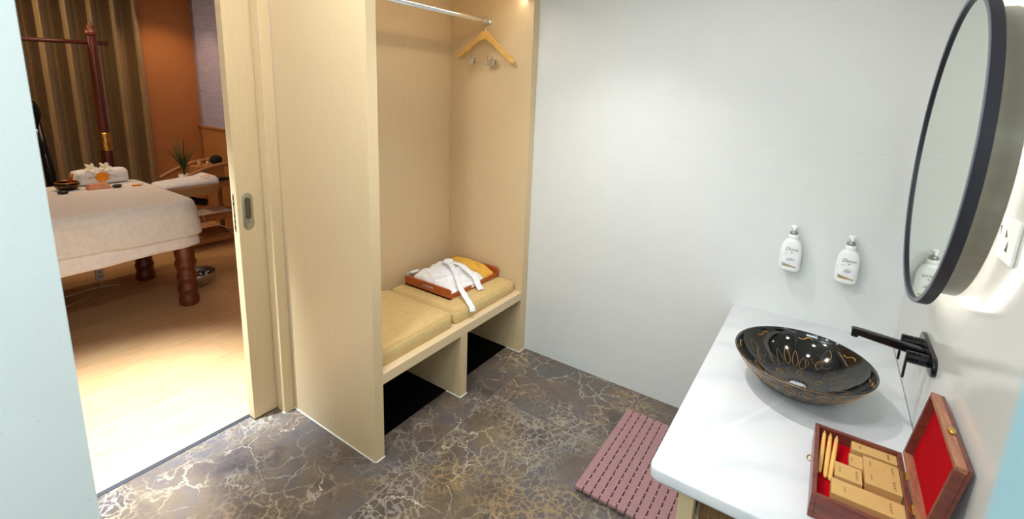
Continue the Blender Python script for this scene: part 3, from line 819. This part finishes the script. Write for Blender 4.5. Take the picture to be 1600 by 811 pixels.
# local: x = depth away from interior, z = up along the lid
bm = bmesh.new(); box(bm, LT-.008, LT, Y0, Y1, 0, LH, .001); obj('lid_panel', bm, 'boxwood', lid)
obj('lid_edge', B(0, LT-.0082, Y0, Y0+w, w, LH-w, bev=.001), 'boxwood', lid); obj('lid_edge', B(0, LT-.0082, Y1-w, Y1, w, LH-w, bev=.001), 'boxwood', lid)
obj('lid_edge', B(0, LT-.0082, Y0, Y1, 0, w, bev=.001), 'boxwoodl', lid); obj('lid_edge', B(0, LT-.0082, Y0, Y1, LH-w, LH, bev=.001), 'boxwoodl', lid)
obj('lid_lining', B(LT-.010, LT-.0081, Y0+w, Y1-w, w, LH-w), 'red', lid)
bm = bmesh.new(); ell(bm, (.014, -.020, LH+.004), (.008, .015, .005), 18, 10); obj('clasp_knob', bm, 'brass', lid, True)
lid.rotation_euler = (0, math.radians(8.0), 0)
for y in (-.075, .055):
    bm = bmesh.new(); box(bm, X1-.009, X1+.0005, y-.016, y+.016, H-.0005, H+.0015, .0004); tube([(X1+.001, y-.016, H+.002), (X1+.001, y+.016, H+.002)], .0022, 10, bm)
    obj('hinge', bm, 'brass', kb)
obj('hook_latch', tube(spline([(X0-.001, .012, .050), (X0-.008, .014, .052), (X0-.013, .008, .050), (X0-.012, -.002, .047), (X0-.004, -.003, .046)], 5), .0017, 8), 'brass', kb, True)

def kraft(label, x0, x1, y0, y1, z1, z0=CH+.0345, rz=0, lines=True):
    t = thing('kraft_box', label, 'small box', ((x0+x1)/2, (y0+y1)/2, z0), rz, 'kraft cartons in the rosewood box')
    a, b = (x1-x0)/2, (y1-y0)/2
    h = z1-z0
    bm = B(-a, a, -b, b, 0, h, bev=.0007, seg=1); box_faces = set(bm.faces)
    pts = [(-a*.62+.002*math.sin(k*1.7), -b*.35+b*.7*k/12) for k in range(13)]
    tube([(p[0], p[1], h+.0001) for p in pts], .0005, 5, bm)
    if a > .03:
        pts = [(a*.62+.003*math.sin(k*1.4), -b*.6+b*1.2*k/16) for k in range(17)]
        tube([(p[0], p[1], h+.0001) for p in pts], .0007, 5, bm)
    for f in bm.faces: f.material_index = 0 if f in box_faces else 1
    obj('carton', bm, ['kraft', 'kraftd'], t)
    return t
ZT = .790
kraft('kraft carton along the far wall inside the rosewood box', 1.785, 1.8925, -1.022, -.981, ZT)
kraft('short kraft carton left of the stacked pair in the rosewood box', 1.779, 1.811, -1.090, -1.034, ZT-.008, lines=True)
kraft('wide kraft carton against the box hinge side, behind its twin', 1.8115, 1.8925, -1.092, -1.034, ZT)
kraft('wide kraft carton against the box hinge side, nearer the viewer of two', 1.8115, 1.8925, -1.152, -1.0925, ZT)
kraft('small kraft carton at the middle of the box beside the wooden sticks', 1.7435, 1.806, -1.165, -1.102, ZT-.004)
kraft('long kraft carton lying nearest the front wall of the rosewood box', 1.735, 1.8925, -1.245, -1.182, ZT-.002)
def stick(label, xa, ya, xb, yb):
    t = thing('wooden_stick', label, 'wooden stick', (xb, yb, CH+.035), 0, 'wooden sticks in the rosewood box')
    d = Vector((xa-xb, ya-yb, .024)); P = [d*k for k in (0, .06, .5, .9, .97, 1.0)]
    P = [p+Vector((0, 0, .0058)) for p in P]
    obj('shaft', tube(P[:5], [.0035, .0055, .0062, .0050, .0025], 14), 'hanger', t, True)
    obj('tip', tube([P[4], P[5]], [.0025, .0008], 10), 'hanger', t, True)
stick('pointed wooden stick lying nearest the left wall of the rosewood box', 1.716, -.986, 1.7085, -1.160)
stick('pointed wooden stick in the middle of the three in the rosewood box', 1.7315, -.988, 1.7225, -1.172)
stick('pointed wooden stick beside the small kraft carton in the rosewood box', 1.748, -.990, 1.7335, -1.176)

# ------------------------------------------------------------------ massage room
bm = bmesh.new(); n = 700; front = []; y0, y1 = -3.05, -.385
for i in range(n+1):
    y = y0+(y1-y0)*i/n
    ph = 2*math.pi*y/.178+.8*math.sin(y*3.1)
    x = -4.88+.085*math.sin(ph)+.012*math.sin(2*ph+1)
    front.append((x, y+.012*math.cos(ph)))
poly = front+[(x-.006, y) for x, y in reversed(front)]
bm = bmesh.new(); A = [[bm.verts.new((x, y, z)) for x, y in front] for z in (.03, 2.72)]; Bk = [[bm.verts.new((x-.006, y, z)) for x, y in front] for z in (.03, 2.72)]
for i in range(n):
    bm.faces.new((A[0][i], A[0][i+1], A[1][i+1], A[1][i])); bm.faces.new((Bk[0][i], Bk[1][i], Bk[1][i+1], Bk[0][i+1]))
cu = obj('curtain', bm, 'curtain', None, True); tag(cu, 'floor length brown pleated curtain behind the massage table', 'curtain')

# massage table
tb = thing('massage_table', 'wide massage table on thick turned dark wood legs', 'massage table', (-3.06, -2.0, 0))
tX0, tX1, tY0, tY1, TT = -3.70, -2.43, -3.0, -.985, .86
def leg():
    prof = [(q*.83, z) for q, z in [(0, 0), (.078, 0), (.084, .012), (.084, .06), (.076, .075), (.078, .11), (.084, .13), (.084, .145), (.074, .16), (.074, .20), (.084, .225), (.084, .25), (.072, .27), (.078, .31), (.088, .34), (.088, .36), (.076, .38), (.084, .44), (.080, .62), (0, .62)]]
    return lathe(prof, 36)
for x, y in ((-2.53, -1.085), (-3.36, -1.10), (-2.53, -2.85), (-3.6, -2.85)):
    auto(obj('leg', leg(), 'legwood', tb, loc=(x+3.06, y+2.0, 0)), 40)
obj('frame', B(tX0+.07+3.06, tX1-.07+3.06, tY0+.07+2, tY1-.07+2, .62, .76, bev=.006), 'legwood', tb)
def rrect(x0, x1, y0, y1, r, n=8):
    out = []
    for cx, cy, a0 in ((x1-r, y1-r, 0), (x0+r, y1-r, 90), (x0+r, y0+r, 180), (x1-r, y0+r, 270)):
        out += [(cx+r*math.cos(math.radians(a0+90*k/n)), cy+r*math.sin(math.radians(a0+90*k/n))) for k in range(n+1)]
    return out
auto(obj('mattress', prism(rrect(tX0+3.07, tX1+3.05, tY0+2.01, tY1+1.99, .15), 'Z', .7605, TT-.006, bev=.05), 'tan', tb), 40)
# head cradle pad reaching out past the end
def slab_oval(cx, cy, rx, ry_, z0, z1, name, m, par, bev=.02, p=3.0, tilt=0):
    n = 48; out = []
    for k in range(n):
        a = 2*math.pi*k/n; c, s = math.cos(a), math.sin(a)
        out.append((rx*math.copysign(abs(c)**(2/p), c), ry_*math.copysign(abs(s)**(2/p), s)))
    bm = prism(out, 'Z', z0, z1); 
    es = [e for e in bm.edges if abs(e.verts[0].co.z-e.verts[1].co.z) < 1e-6]
    bmesh.ops.bevel(bm, geom=es, offset=bev, segments=4, affect='EDGES', profile=.5)
    o = obj(name, bm, m, par, loc=(cx, cy, 0)); auto(o, 40); return o
slab_oval(-3.16+3.06, -.78+2.0, .17, .24, .765, .845, 'head_cradle', 'tan', tb)
obj('cradle_bracket', tube(spline([(-.10, 1.02, .70), (-.10, 1.12, .74), (-.10, 1.28, .68), (-.10, 1.36, .66)], 5), .035, 14), 'blackmetal', tb, True)

def drape(name, X0, X1, Y0, Y1, zt, zh, m, flare, rip, seed, offs=0.0):
    """cloth draped over a rounded rectangle: one closed loop per ring"""
    r = .16; R = .06; loop = []
    def corner(cx, cy, a0):
        for k in range(13): a = a0+math.pi/2*k/12; yield (cx+r*math.cos(a), cy+r*math.sin(a), math.cos(a), math.sin(a))
    def line(p, q, nx, ny, m_):
        for k in range(1, m_): yield (p[0]+(q[0]-p[0])*k/m_, p[1]+(q[1]-p[1])*k/m_, nx, ny)
    loop += list(corner(X1-r, Y1-r, 0)); loop += list(line((X1-r, Y1), (X0+r, Y1), 0, 1, 40))
    loop += list(corner(X0+r, Y1-r, math.pi/2)); loop += list(line((X0, Y1-r), (X0, Y0+r), -1, 0, 60))
    loop += list(corner(X0+r, Y0+r, math.pi)); loop += list(line((X0+r, Y0), (X1-r, Y0), 0, -1, 40))
    loop += list(corner(X1-r, Y0+r, 1.5*math.pi)); loop += list(line((X1, Y0+r), (X1, Y1-r), 1, 0, 80))
    N = len(loop); bm = bmesh.new(); rings = []
    cx, cy = (X0+X1)/2, (Y0+Y1)/2
    s = 0; arc = [0]
    for i in range(1, N): s += math.hypot(loop[i][0]-loop[i-1][0], loop[i][1]-loop[i-1][1]); arc.append(s)
    for q in (.0, .4, .75, .9, .96, .985):
        if q == 0: continue
        rings.append([bm.verts.new((cx+(x-nx*R-cx)*q, cy+(y-ny*R-cy)*q, zt+.0025*noise.noise(Vector((x*q*4, y*q*4, seed))))) for x, y, nx, ny in loop])
    top_c = bm.verts.new((cx, cy, zt))
    for k in range(0, 6):
        a = math.pi/2*k/5
        rings.append([bm.verts.new((x-nx*R+nx*R*math.sin(a)*1.0, y-ny*R+ny*R*math.sin(a), zt-R+R*math.cos(a))) for x, y, nx, ny in loop])
    D = 14
    for d in range(1, D+1):
        t = d/D; row = []
        for (x, y, nx, ny), s in zip(loop, arc):
            w_ = rip*t*(math.sin(s*13+seed)+.6*math.sin(s*29+seed*2)+.8*noise.noise(Vector((s*3, t*1.5, seed))))
            f = flare*t+w_+offs
            crn = 1-max(abs(nx), abs(ny)); f += crn*.06*t
            zb = zh+.012*math.sin(s*3+seed)
            row.append(bm.verts.new((x+nx*f, y+ny*f, (zt-R)+(zb-(zt-R))*t)))
        rings.append(row)
    for i in range(N): bm.faces.new((top_c, rings[0][i], rings[0][(i+1) % N]))
    for a, b in zip(rings, rings[1:]):
        for i in range(N): j = (i+1) % N; bm.faces.new((a[i], b[i], b[j], a[j]))
    o = obj(name, bm, m, None, True)
    sd = o.modifiers.new('solid', 'SOLIDIFY'); sd.thickness = .003; sd.offset = 1
    return o
s1 = drape('bed_sheet', tX0, tX1, tY0, tY1, TT-.002, .495, 'sheet2', .012, .005, 1.0, .004)
tag(s1, 'white under sheet whose hem shows low on the massage table', 'sheet')
s2 = drape('massage_blanket', tX0-.012, tX1+.012, tY0-.012, tY1+.012, TT+.004, .602, 'sheet', .016, .004, 4.0, .006)
tag(s2, 'cream cotton cover draped over the massage table top', 'blanket')
ZT2 = TT+.0085

def towel_roll(label, cx, cy, w_, d_, h_, rz):
    t = thing('folded_towel', label, 'towel', (cx, cy, ZT2), rz)
    n = 64; L = 4
    bm = bmesh.new(); sec = []
    for k in range(n):
        a = 2*math.pi*k/n; c, s = math.cos(a), math.sin(a)
        q = (abs(c)**L+abs(s)**L)**(-1/L)
        sec.append((c*q*d_/2*1.0, h_/2+s*q*h_/2))
    rows = []
    for i in range(17):
        u = -1+2*i/16; sc = (1-abs(u)**10*.12)
        rows.append([bm.verts.new((x*sc+.004*noise.noise(Vector((u*3, k*.2, 2))), u*w_/2, h_/2+(z-h_/2)*sc+ (0 if z<h_*.3 else .010*noise.noise(Vector((u*2.5, k*.1, 1)))))) for k, (x, z) in enumerate(sec)])
    for a, b in zip(rows, rows[1:]):
        for k in range(n): bm.faces.new((a[k], a[(k+1) % n], b[(k+1) % n], b[k]))
    bm.faces.new(rows[0]); bm.faces.new(rows[-1][::-1])
    obj('towel_roll', bm, 'towel', t, True)
    return t
tw = towel_roll('plump white rolled towel standing at the back of the massage table', -3.575, -1.262, .34, .17, .122, math.radians(2))
for z in (.03, .06, .09):
    pass
# petal heart on the towel front and flowers on its top
def petal(name, label, cat, loc, rot, L, Wd, m, par=None, cup=.15, heart=True):
    bm = bmesh.new(); nu, nv = 12, 8; G = {}
    for i in range(nu+1):
        t = i/nu; wd = Wd*math.sin(math.pi*min(1, t**.75*.93))**.8 if t > 0 else 0
        for j in range(nv+1):
            s = -1+2*j/nv; x = t*L; 
            if heart and t > .8: x -= (1-abs(s))*(t-.8)*L*.8
            G[i, j] = bm.verts.new((x, s*wd/2, cup*Wd*(s*s)*.5+cup*L*.3*t*t))
    for i in range(nu):
        for j in range(nv): bm.faces.new((G[i, j], G[i+1, j], G[i+1, j+1], G[i, j+1]))
    bmesh.ops.remove_doubles(bm, verts=bm.verts, dist=1e-5)
    o = obj(name, bm, m, par, True); o.location = loc; o.rotation_euler = rot
    sd = o.modifiers.new('solid', 'SOLIDIFY'); sd.thickness = .0015
    if label: tag(o, label, cat, 'orange petals')
    return o
hp_ = thing('orange_petal', 'orange heart shaped petal leaning on the front of the rolled towel', 'petal', (-3.482, -1.262, ZT2+.068), 0, 'orange petals')
pp = petal('petal_blade', None, None, (0, -.060, 0), (0, math.radians(0), math.radians(90)), .10, .085, 'petal', hp_, .1)
pp.rotation_euler = Matrix(((0, 0, 1), (1, 0, 0), (0, 1, 0))).to_euler()
obj('stem', tube([(0, -.10, .0), (0, -.055, .002)], .0022, 6), 'stem', hp_); obj('stem', tube([(-.001, .035, .010), (-.003, .09, -.012)], .0014, 6), 'stem', hp_)
petal('orange_petal', 'small orange petal lying flat on the massage table near the head end', 'petal', (-3.28, -1.145, ZT2+.001), (0, 0, math.radians(84)), .085, .05, 'petal')
def frangipani(label, loc, rx, rz):
    t = thing('frangipani_flower', label, 'flower', loc, rz, 'frangipani flowers on the towel'); t.rotation_euler = (0, rx, rz)
    for k in range(5):
        a = 2*math.pi*k/5
        petal('flower_petal', None, None, (.004*math.cos(a), .004*math.sin(a), .004), (math.radians(14), math.radians(-14), a), .046, .036, 'petalw', t, .25, False)
    bm = bmesh.new(); ell(bm, (0, 0, .006), (.015, .015, .006), 14, 8); obj('flower_heart', bm, 'petaly', t, True)
frangipani('white frangipani flower with yellow heart, left one on the rolled towel', (-3.530, -1.335, ZT2+.136), math.radians(52), .3)
frangipani('white frangipani flower with yellow heart, right one on the rolled towel', (-3.530, -1.240, ZT2+.136), math.radians(52), .15)
# head-end towel
t = thing('folded_towel', 'flat folded white towel on the head cradle, raised at far end', 'towel', (-3.18, -.78, .846))
bm = bmesh.new(); G = {}; n1, n2 = 24, 12
for i in range(n1+1):
    for j in range(n2+1):
        u, v = i/n1, j/n2; y = -.21+.42*u; x = -.145+.29*v
        z = .032+.024*u+.026*max(0, u-.75)/.25+.003*noise.noise(Vector((u*5, v*4, 8)))
        e = min(u, 1-u, v, 1-v); z *= min(1, .55+e*9)
        G[i, j, 1] = bm.verts.new((x, y, z)); G[i, j, 0] = bm.verts.new((x, y, 0.001))
for i in range(n1):
    for j in range(n2):
        bm.faces.new((G[i, j, 1], G[i+1, j, 1], G[i+1, j+1, 1], G[i, j+1, 1])); bm.faces.new((G[i, j+1, 0], G[i+1, j+1, 0], G[i+1, j, 0], G[i, j, 0]))
for i in range(n1): bm.faces.new((G[i, 0, 0], G[i+1, 0, 0], G[i+1, 0, 1], G[i, 0, 1])); bm.faces.new((G[i, n2, 1], G[i+1, n2, 1], G[i+1, n2, 0], G[i, n2, 0]))
for j in range(n2): bm.faces.new((G[0, j, 1], G[0, j+1, 1], G[0, j+1, 0], G[0, j, 0])); bm.faces.new((G[n1, j, 0], G[n1, j+1, 0], G[n1, j+1, 1], G[n1, j, 1]))
obj('towel_fold', bm, 'towel', t, True)
petal('orange_petal', 'curved orange petal on the flat towel of the head cradle', 'petal', (-3.09, -.70, .914), (0, math.radians(-6), math.radians(75)), .085, .034, 'petal')

# singing bowl with mallet
sb = thing('singing_bowl', 'dark bronze singing bowl with gold rim on the massage table', 'bowl', (-3.42, -1.512, ZT2)); sb.scale = (1.12, 1.12, 1.12)
bo = lathe([(0, 0), (.035, 0), (.052, .008), (.066, .026), (.068, .044), (.063, .058), (.061, .0585), (.060, .056), (.063, .042), (.06, .026), (.046, .012), (0, .008)], 48)
obj('bowl_shell', bo, 'bowlm', sb, True)
obj('gold_rim', tube([(.0625*math.cos(2*math.pi*k/48), .0625*math.sin(2*math.pi*k/48), .056) for k in range(49)], .0035, 8), 'gold', sb, True)
bm = bmesh.new()
for k in range(40):
    a = 2*math.pi*k/40; ell(bm, (.0675*math.cos(a), .0675*math.sin(a), .033+.003*math.sin(k*2.3)), (.003, .003, .004), 6, 4)
obj('engraved_band', bm, 'brass', sb)
ml = thing('mallet', 'wooden mallet with red felt end leaning in the singing bowl', 'mallet', (-3.42, -1.498, ZT2+.0165))
bm = tube([(0, 0, .006), (.004, .006, .045), (.006, .010, .062)], .014, 16); obj('felt_head', bm, 'felt', ml, True)
obj('handle', tube([(.006, .010, .0625), (.010, .018, .100), (.012, .022, .112)], .0125, 16), 'mallet', ml, True)
# copper box
cb = thing('copper_sachet_box', 'small copper coloured embossed box beside the singing bowl', 'box', (-3.335, -1.345, ZT2))
bm = bmesh.new(); r = bmesh.ops.create_cube(bm, size=1)
for v in r['verts']:
    s = .82 if v.co.z > 0 else 1.0
    v.co = Vector((v.co.x*.085*s, v.co.y*.15*s, (v.co.z+.5)*.038))
bmesh.ops.bevel(bm, geom=bm.edges[:], offset=.004, segments=2, affect='EDGES')
obj('box_body', bm, 'copper', cb)
bm = bmesh.new()
for k in range(9): 
    y = -.05+k*.0125; ell(bm, (0, y, .038), (.022, .0045, .0016), 8, 5)
obj('embossed_pattern', bm, 'copper', cb)
def pebble(label, x, y, r):
    bm = bmesh.new(); ell(bm, (0, 0, r[2]), r, 24, 14)
    o = obj('massage_stone', bm, 'stone', None, True, (x, y, ZT2)); tag(o, label, 'stone', 'massage stones')
pebble('smooth black massage stone in front of the singing bowl', -3.265, -1.575, (.028, .034, .014))
pebble('smooth black massage stone right of the copper box', -3.285, -1.238, (.028, .034, .014))

# bowl of petals under the table
fb = thing('foot_bowl', 'metal foot bath bowl holding dark red petals on the floor behind table leg', 'bowl', (-2.87, -.885, 0))
obj('bowl_shell', lathe([(0, 0), (.075, 0), (.085, .006), (.115, .05), (.138, .10), (.142, .12), (.139, .122), (.134, .10), (.11, .05), (.08, .012), (0, .008)], 48), 'steel', fb, True)
obj('water', lathe([(0, .078), (.122, .078), (.122, .074), (0, .074)], 40), 'water', fb)
bm = bmesh.new(); bw = bmesh.new()
for k in range(34):
    a = random.random()*6.28; r = .10*math.sqrt(random.random()); tgt = bm if k % 3 else bw
    ell(tgt, (r*math.cos(a), r*math.sin(a), .082+random.random()*.008), (.016, .011, .004), 8, 5)
o = obj('floating_petals', bm, 'flowr', fb, True); o['kind'] = 'stuff'
o = obj('pale_petals', bw, 'petalw', fb, True); o['kind'] = 'stuff'; o['label'] = 'pale petals'

# hanging power strip and cable
ps = thing('power_strip', 'white power strip hanging below the massage table with cable', 'power strip', (-3.44, -1.395, .055))
obj('strip_body', B(-.016, .016, -.026, .026, 0, .56, bev=.004), 'whitep', ps)
for z in (.03, .07, .11): obj('outlet_face', B(.0155, .017, -.008, .008, z, z+.012), 'clearp', ps)
obj('cable', tube(spline([(0, .005, .002), (0, .008, -.03), (.01, .02, -.050), (.10, .10, -.050), (.05, .05, -.0505), (.02, -.07, -.0505), (.06, -.25, -.0505), (.12, -.55, -.0505), (.10, -.9, -.0495)], 8), .006, 8), 'cable', ps, True)
o = obj('floor_cable', tube(spline([(-3.26, -1.50, .0045), (-3.16, -1.70, .0045), (-3.14, -1.95, .0045), (-3.2, -2.3, .0045)], 8), .004, 8), 'cable', None, True)
tag(o, 'loose white cable on the wood floor under the massage table', 'cable')

# post with crossbar
pt = thing('coat_stand', 'tall red brown turned post with finial, brass band and crossbar by curtain', 'coat stand', (-4.3, -1.0, 0))
prof = [(0, 0), (.16, 0), (.16, .03), (.06, .06), (.045, .12), (.048, 1.04), (.046, 1.05)]
auto(obj('lower_post', lathe(prof, 32), 'redwood', pt), 40)
b_ = obj('brass_band', lathe([(0, 1.05), (.040, 1.05), (.044, 1.056), (.042, 1.07), (.042, 1.13), (.045, 1.14), (.042, 1.15), (.042, 1.21), (.044, 1.225), (.040, 1.23), (0, 1.23)], 32), 'brass', pt); auto(b_, 40)
auto(obj('upper_post', lathe([(0, 1.23), (.040, 1.23), (.042, 1.26), (.038, 2.10), (.036, 2.13), (0, 2.13)], 32), 'redwood', pt), 40)
obj('finial', lathe([(0, 2.13), (.034, 2.13), (.046, 2.145), (.048, 2.165), (.040, 2.185), (.022, 2.20), (.030, 2.212), (.026, 2.226), (.012, 2.236), (.016, 2.246), (.010, 2.256), (0, 2.262)], 32), 'legwood', pt, True)
obj('crossbar', tube([(0, -.75, 2.045), (0, .118, 2.075)], .0185, 16), 'redwood', pt, True)
ds = thing('floor_stand', 'dark floor stand with small rounded head at the curtain beside the doorway edge', 'stand', (-4.25, -1.415, 0))
obj('pole', tube([(0, 0, .02), (.0, -.02, .9), (0, -.05, 1.36)], [.05, .035, .024], 16), 'blackmetal', ds, True)
obj('base', lathe([(0, 0), (.15, 0), (.15, .018), (.06, .03), (0, .03)], 32), 'blackmetal', ds)
bm = bmesh.new(); ell(bm, (0, -.075, 1.43), (.07, .06, .115), 24, 14); obj('lamp_head', bm, 'blackmetal', ds, True)

# trolley
tl = thing('wooden_trolley', 'mid brown three tier wooden spa trolley on castors by the door edge', 'trolley', (-3.98, -.34, 0))
def tlb(name, x0, x1, y0, y1, z0, z1, m='trolley', b=.004): return obj(name, B(x0, x1, y0, y1, z0, z1, bev=b), m, tl)
HX, HY = .20, .27
for sx in (-1, 1):
    for sy in (-1, 1): tlb('post', sx*HX-.017, sx*HX+.017, sy*HY-.02, sy*HY+.02, .05, .74 if sy < 0 else .88)
for z, nm in ((.745, 'top_shelf'), (.40, 'middle_shelf')):
    tlb(nm, -HX+.0175, HX-.0175, -HY, HY, z-.06, z-.03)
bm = bmesh.new()
for k in range(9): box(bm, -HX+.018, HX-.018, -HY+.022+k*.056, -HY+.022+k*.056+.044, .115, .130, .002)
obj('slatted_shelf', bm, 'trolley', tl)
for sx in (-1, 1):
    tlb('rail', sx*HX-.012, sx*HX+.012, -HY+.0205, HY-.0205, .07, .112); tlb('rail', sx*HX-.012, sx*HX+.012, -HY+.0205, HY-.0205, .65, .684); tlb('rail', sx*HX-.012, sx*HX+.012, -HY+.0205, HY-.0205, .30, .34)
    pts = spline([(sx*HX, -HY-.02, .75), (sx*HX, -.12, .83), (sx*HX, .06, .885), (sx*HX, HY+.02, .90)], 8)
    obj('curved_handrail', tube(pts, .022, 12), 'trolley', tl, True)
for sx in (-1, 1):
    for sy in (-1, 1):
        w_ = obj('castor', tube([(sx*HX-.010, sy*HY, .0255), (sx*HX+.010, sy*HY, .0255)], .025, 20), 'blackmetal', tl)
tlb('upper_tray', -HX+.02, .02, -.02, HY-.03, .7155, .86, 'wood2')
bm = bmesh.new(); box(bm, -.17, .17, -.22, .22, .3705, .374, 0); o = obj('tray_liner', bm, 'sheet', tl)
# things on the trolley
pl = thing('potted_spider_plant', 'spiky green plant in a white pot on the trolley', 'plant', (-3.93, -.50, .7155))
obj('pot', lathe([(0, 0), (.045, 0), (.055, .09), (.050, .09), (.048, .08), (0, .08)], 32), 'pot', pl, True)
lb = bmesh.new(); random.seed(9)
for k in range(34):
    a = random.random()*2*math.pi; L = random.uniform(.26, .46); lean = random.uniform(.15, .55)
    if k == 0: a, L, lean = 1.45, .52, .5
    dx, dy = math.cos(a), math.sin(a); P = []
    for i in range(7):
        q = i/6; P.append(Vector((dx*lean*L*q**1.6, dy*lean*L*q**1.6, .08+L*(q-.30*lean*q**3))))
    wv = Vector((-dy, dx, 0)); prev = None
    for i, p in enumerate(P):
        wd = .0085*(1-(i/6)**1.5)+.0006; cur = (lb.verts.new(p-wv*wd), lb.verts.new(p+wv*wd+Vector((0, 0, .001))))
        if prev: lb.faces.new((prev[0], prev[1], cur[1], cur[0]))
        prev = cur
o = obj('leaves', lb, 'leaf', pl, True); sd = o.modifiers.new('solid', 'SOLIDIFY'); sd.thickness = .0015
def sbottle(label, x, y, z, r, h, m, capm='gold'):
    t = thing('small_bottle', label, 'bottle', (x, y, z), 0, 'small bottles on the trolley')
    obj('bottle_body', lathe([(0, 0), (r, 0), (r*1.03, h*.1), (r, h*.6), (r*.5, h*.72), (r*.45, h*.8), (0, h*.8)], 20), m, t, True)
    obj('cap', lathe([(0, h*.8), (r*.5, h*.8), (r*.5, h), (0, h)], 16), capm, t, True)
sbottle('rose coloured bottle beside the white plant pot on the trolley', -3.86, -.40, .7155, .024, .13, 'rosep')
sbottle('leftmost small pale glass bottle on the raised trolley tray', -4.06, -.30, .8605, .018, .075, 'amber')
sbottle('small pale glass bottle next to the black rounded brush on trolley tray', -4.02, -.235, .8605, .018, .065, 'amber')
bm = bmesh.new(); ell(bm, (0, 0, .052), (.05, .062, .052), 28, 16); o = obj('black_ball', bm, 'blackc', None, True, (-4.03, -.145, .8605)); tag(o, 'round black cloth bundle on the raised tray of the trolley', 'bundle')
bm = bmesh.new(); ell(bm, (0, 0, .016), (.055, .12, .016), 24, 10)
for v in bm.verts: v.co.z += .004*noise.noise(v.co*20) if v.co.z > .01 else 0
o = obj('black_cloth', bm, 'blackc', None, True, (-3.83, -.22, .7155)); tag(o, 'flat black cloth lying on the trolley top in front of the tray', 'cloth')
o = obj('hanging_cable', tube(spline([(-3.77, -.42, .45), (-3.76, -.43, .36), (-3.76, -.40, .28), (-3.76, -.32, .26), (-3.76, -.22, .20), (-3.75, -.14, .10)], 8), .0035, 8), 'cable', None, True)
tag(o, 'thin white cable hanging down the front of the wooden trolley', 'cable')
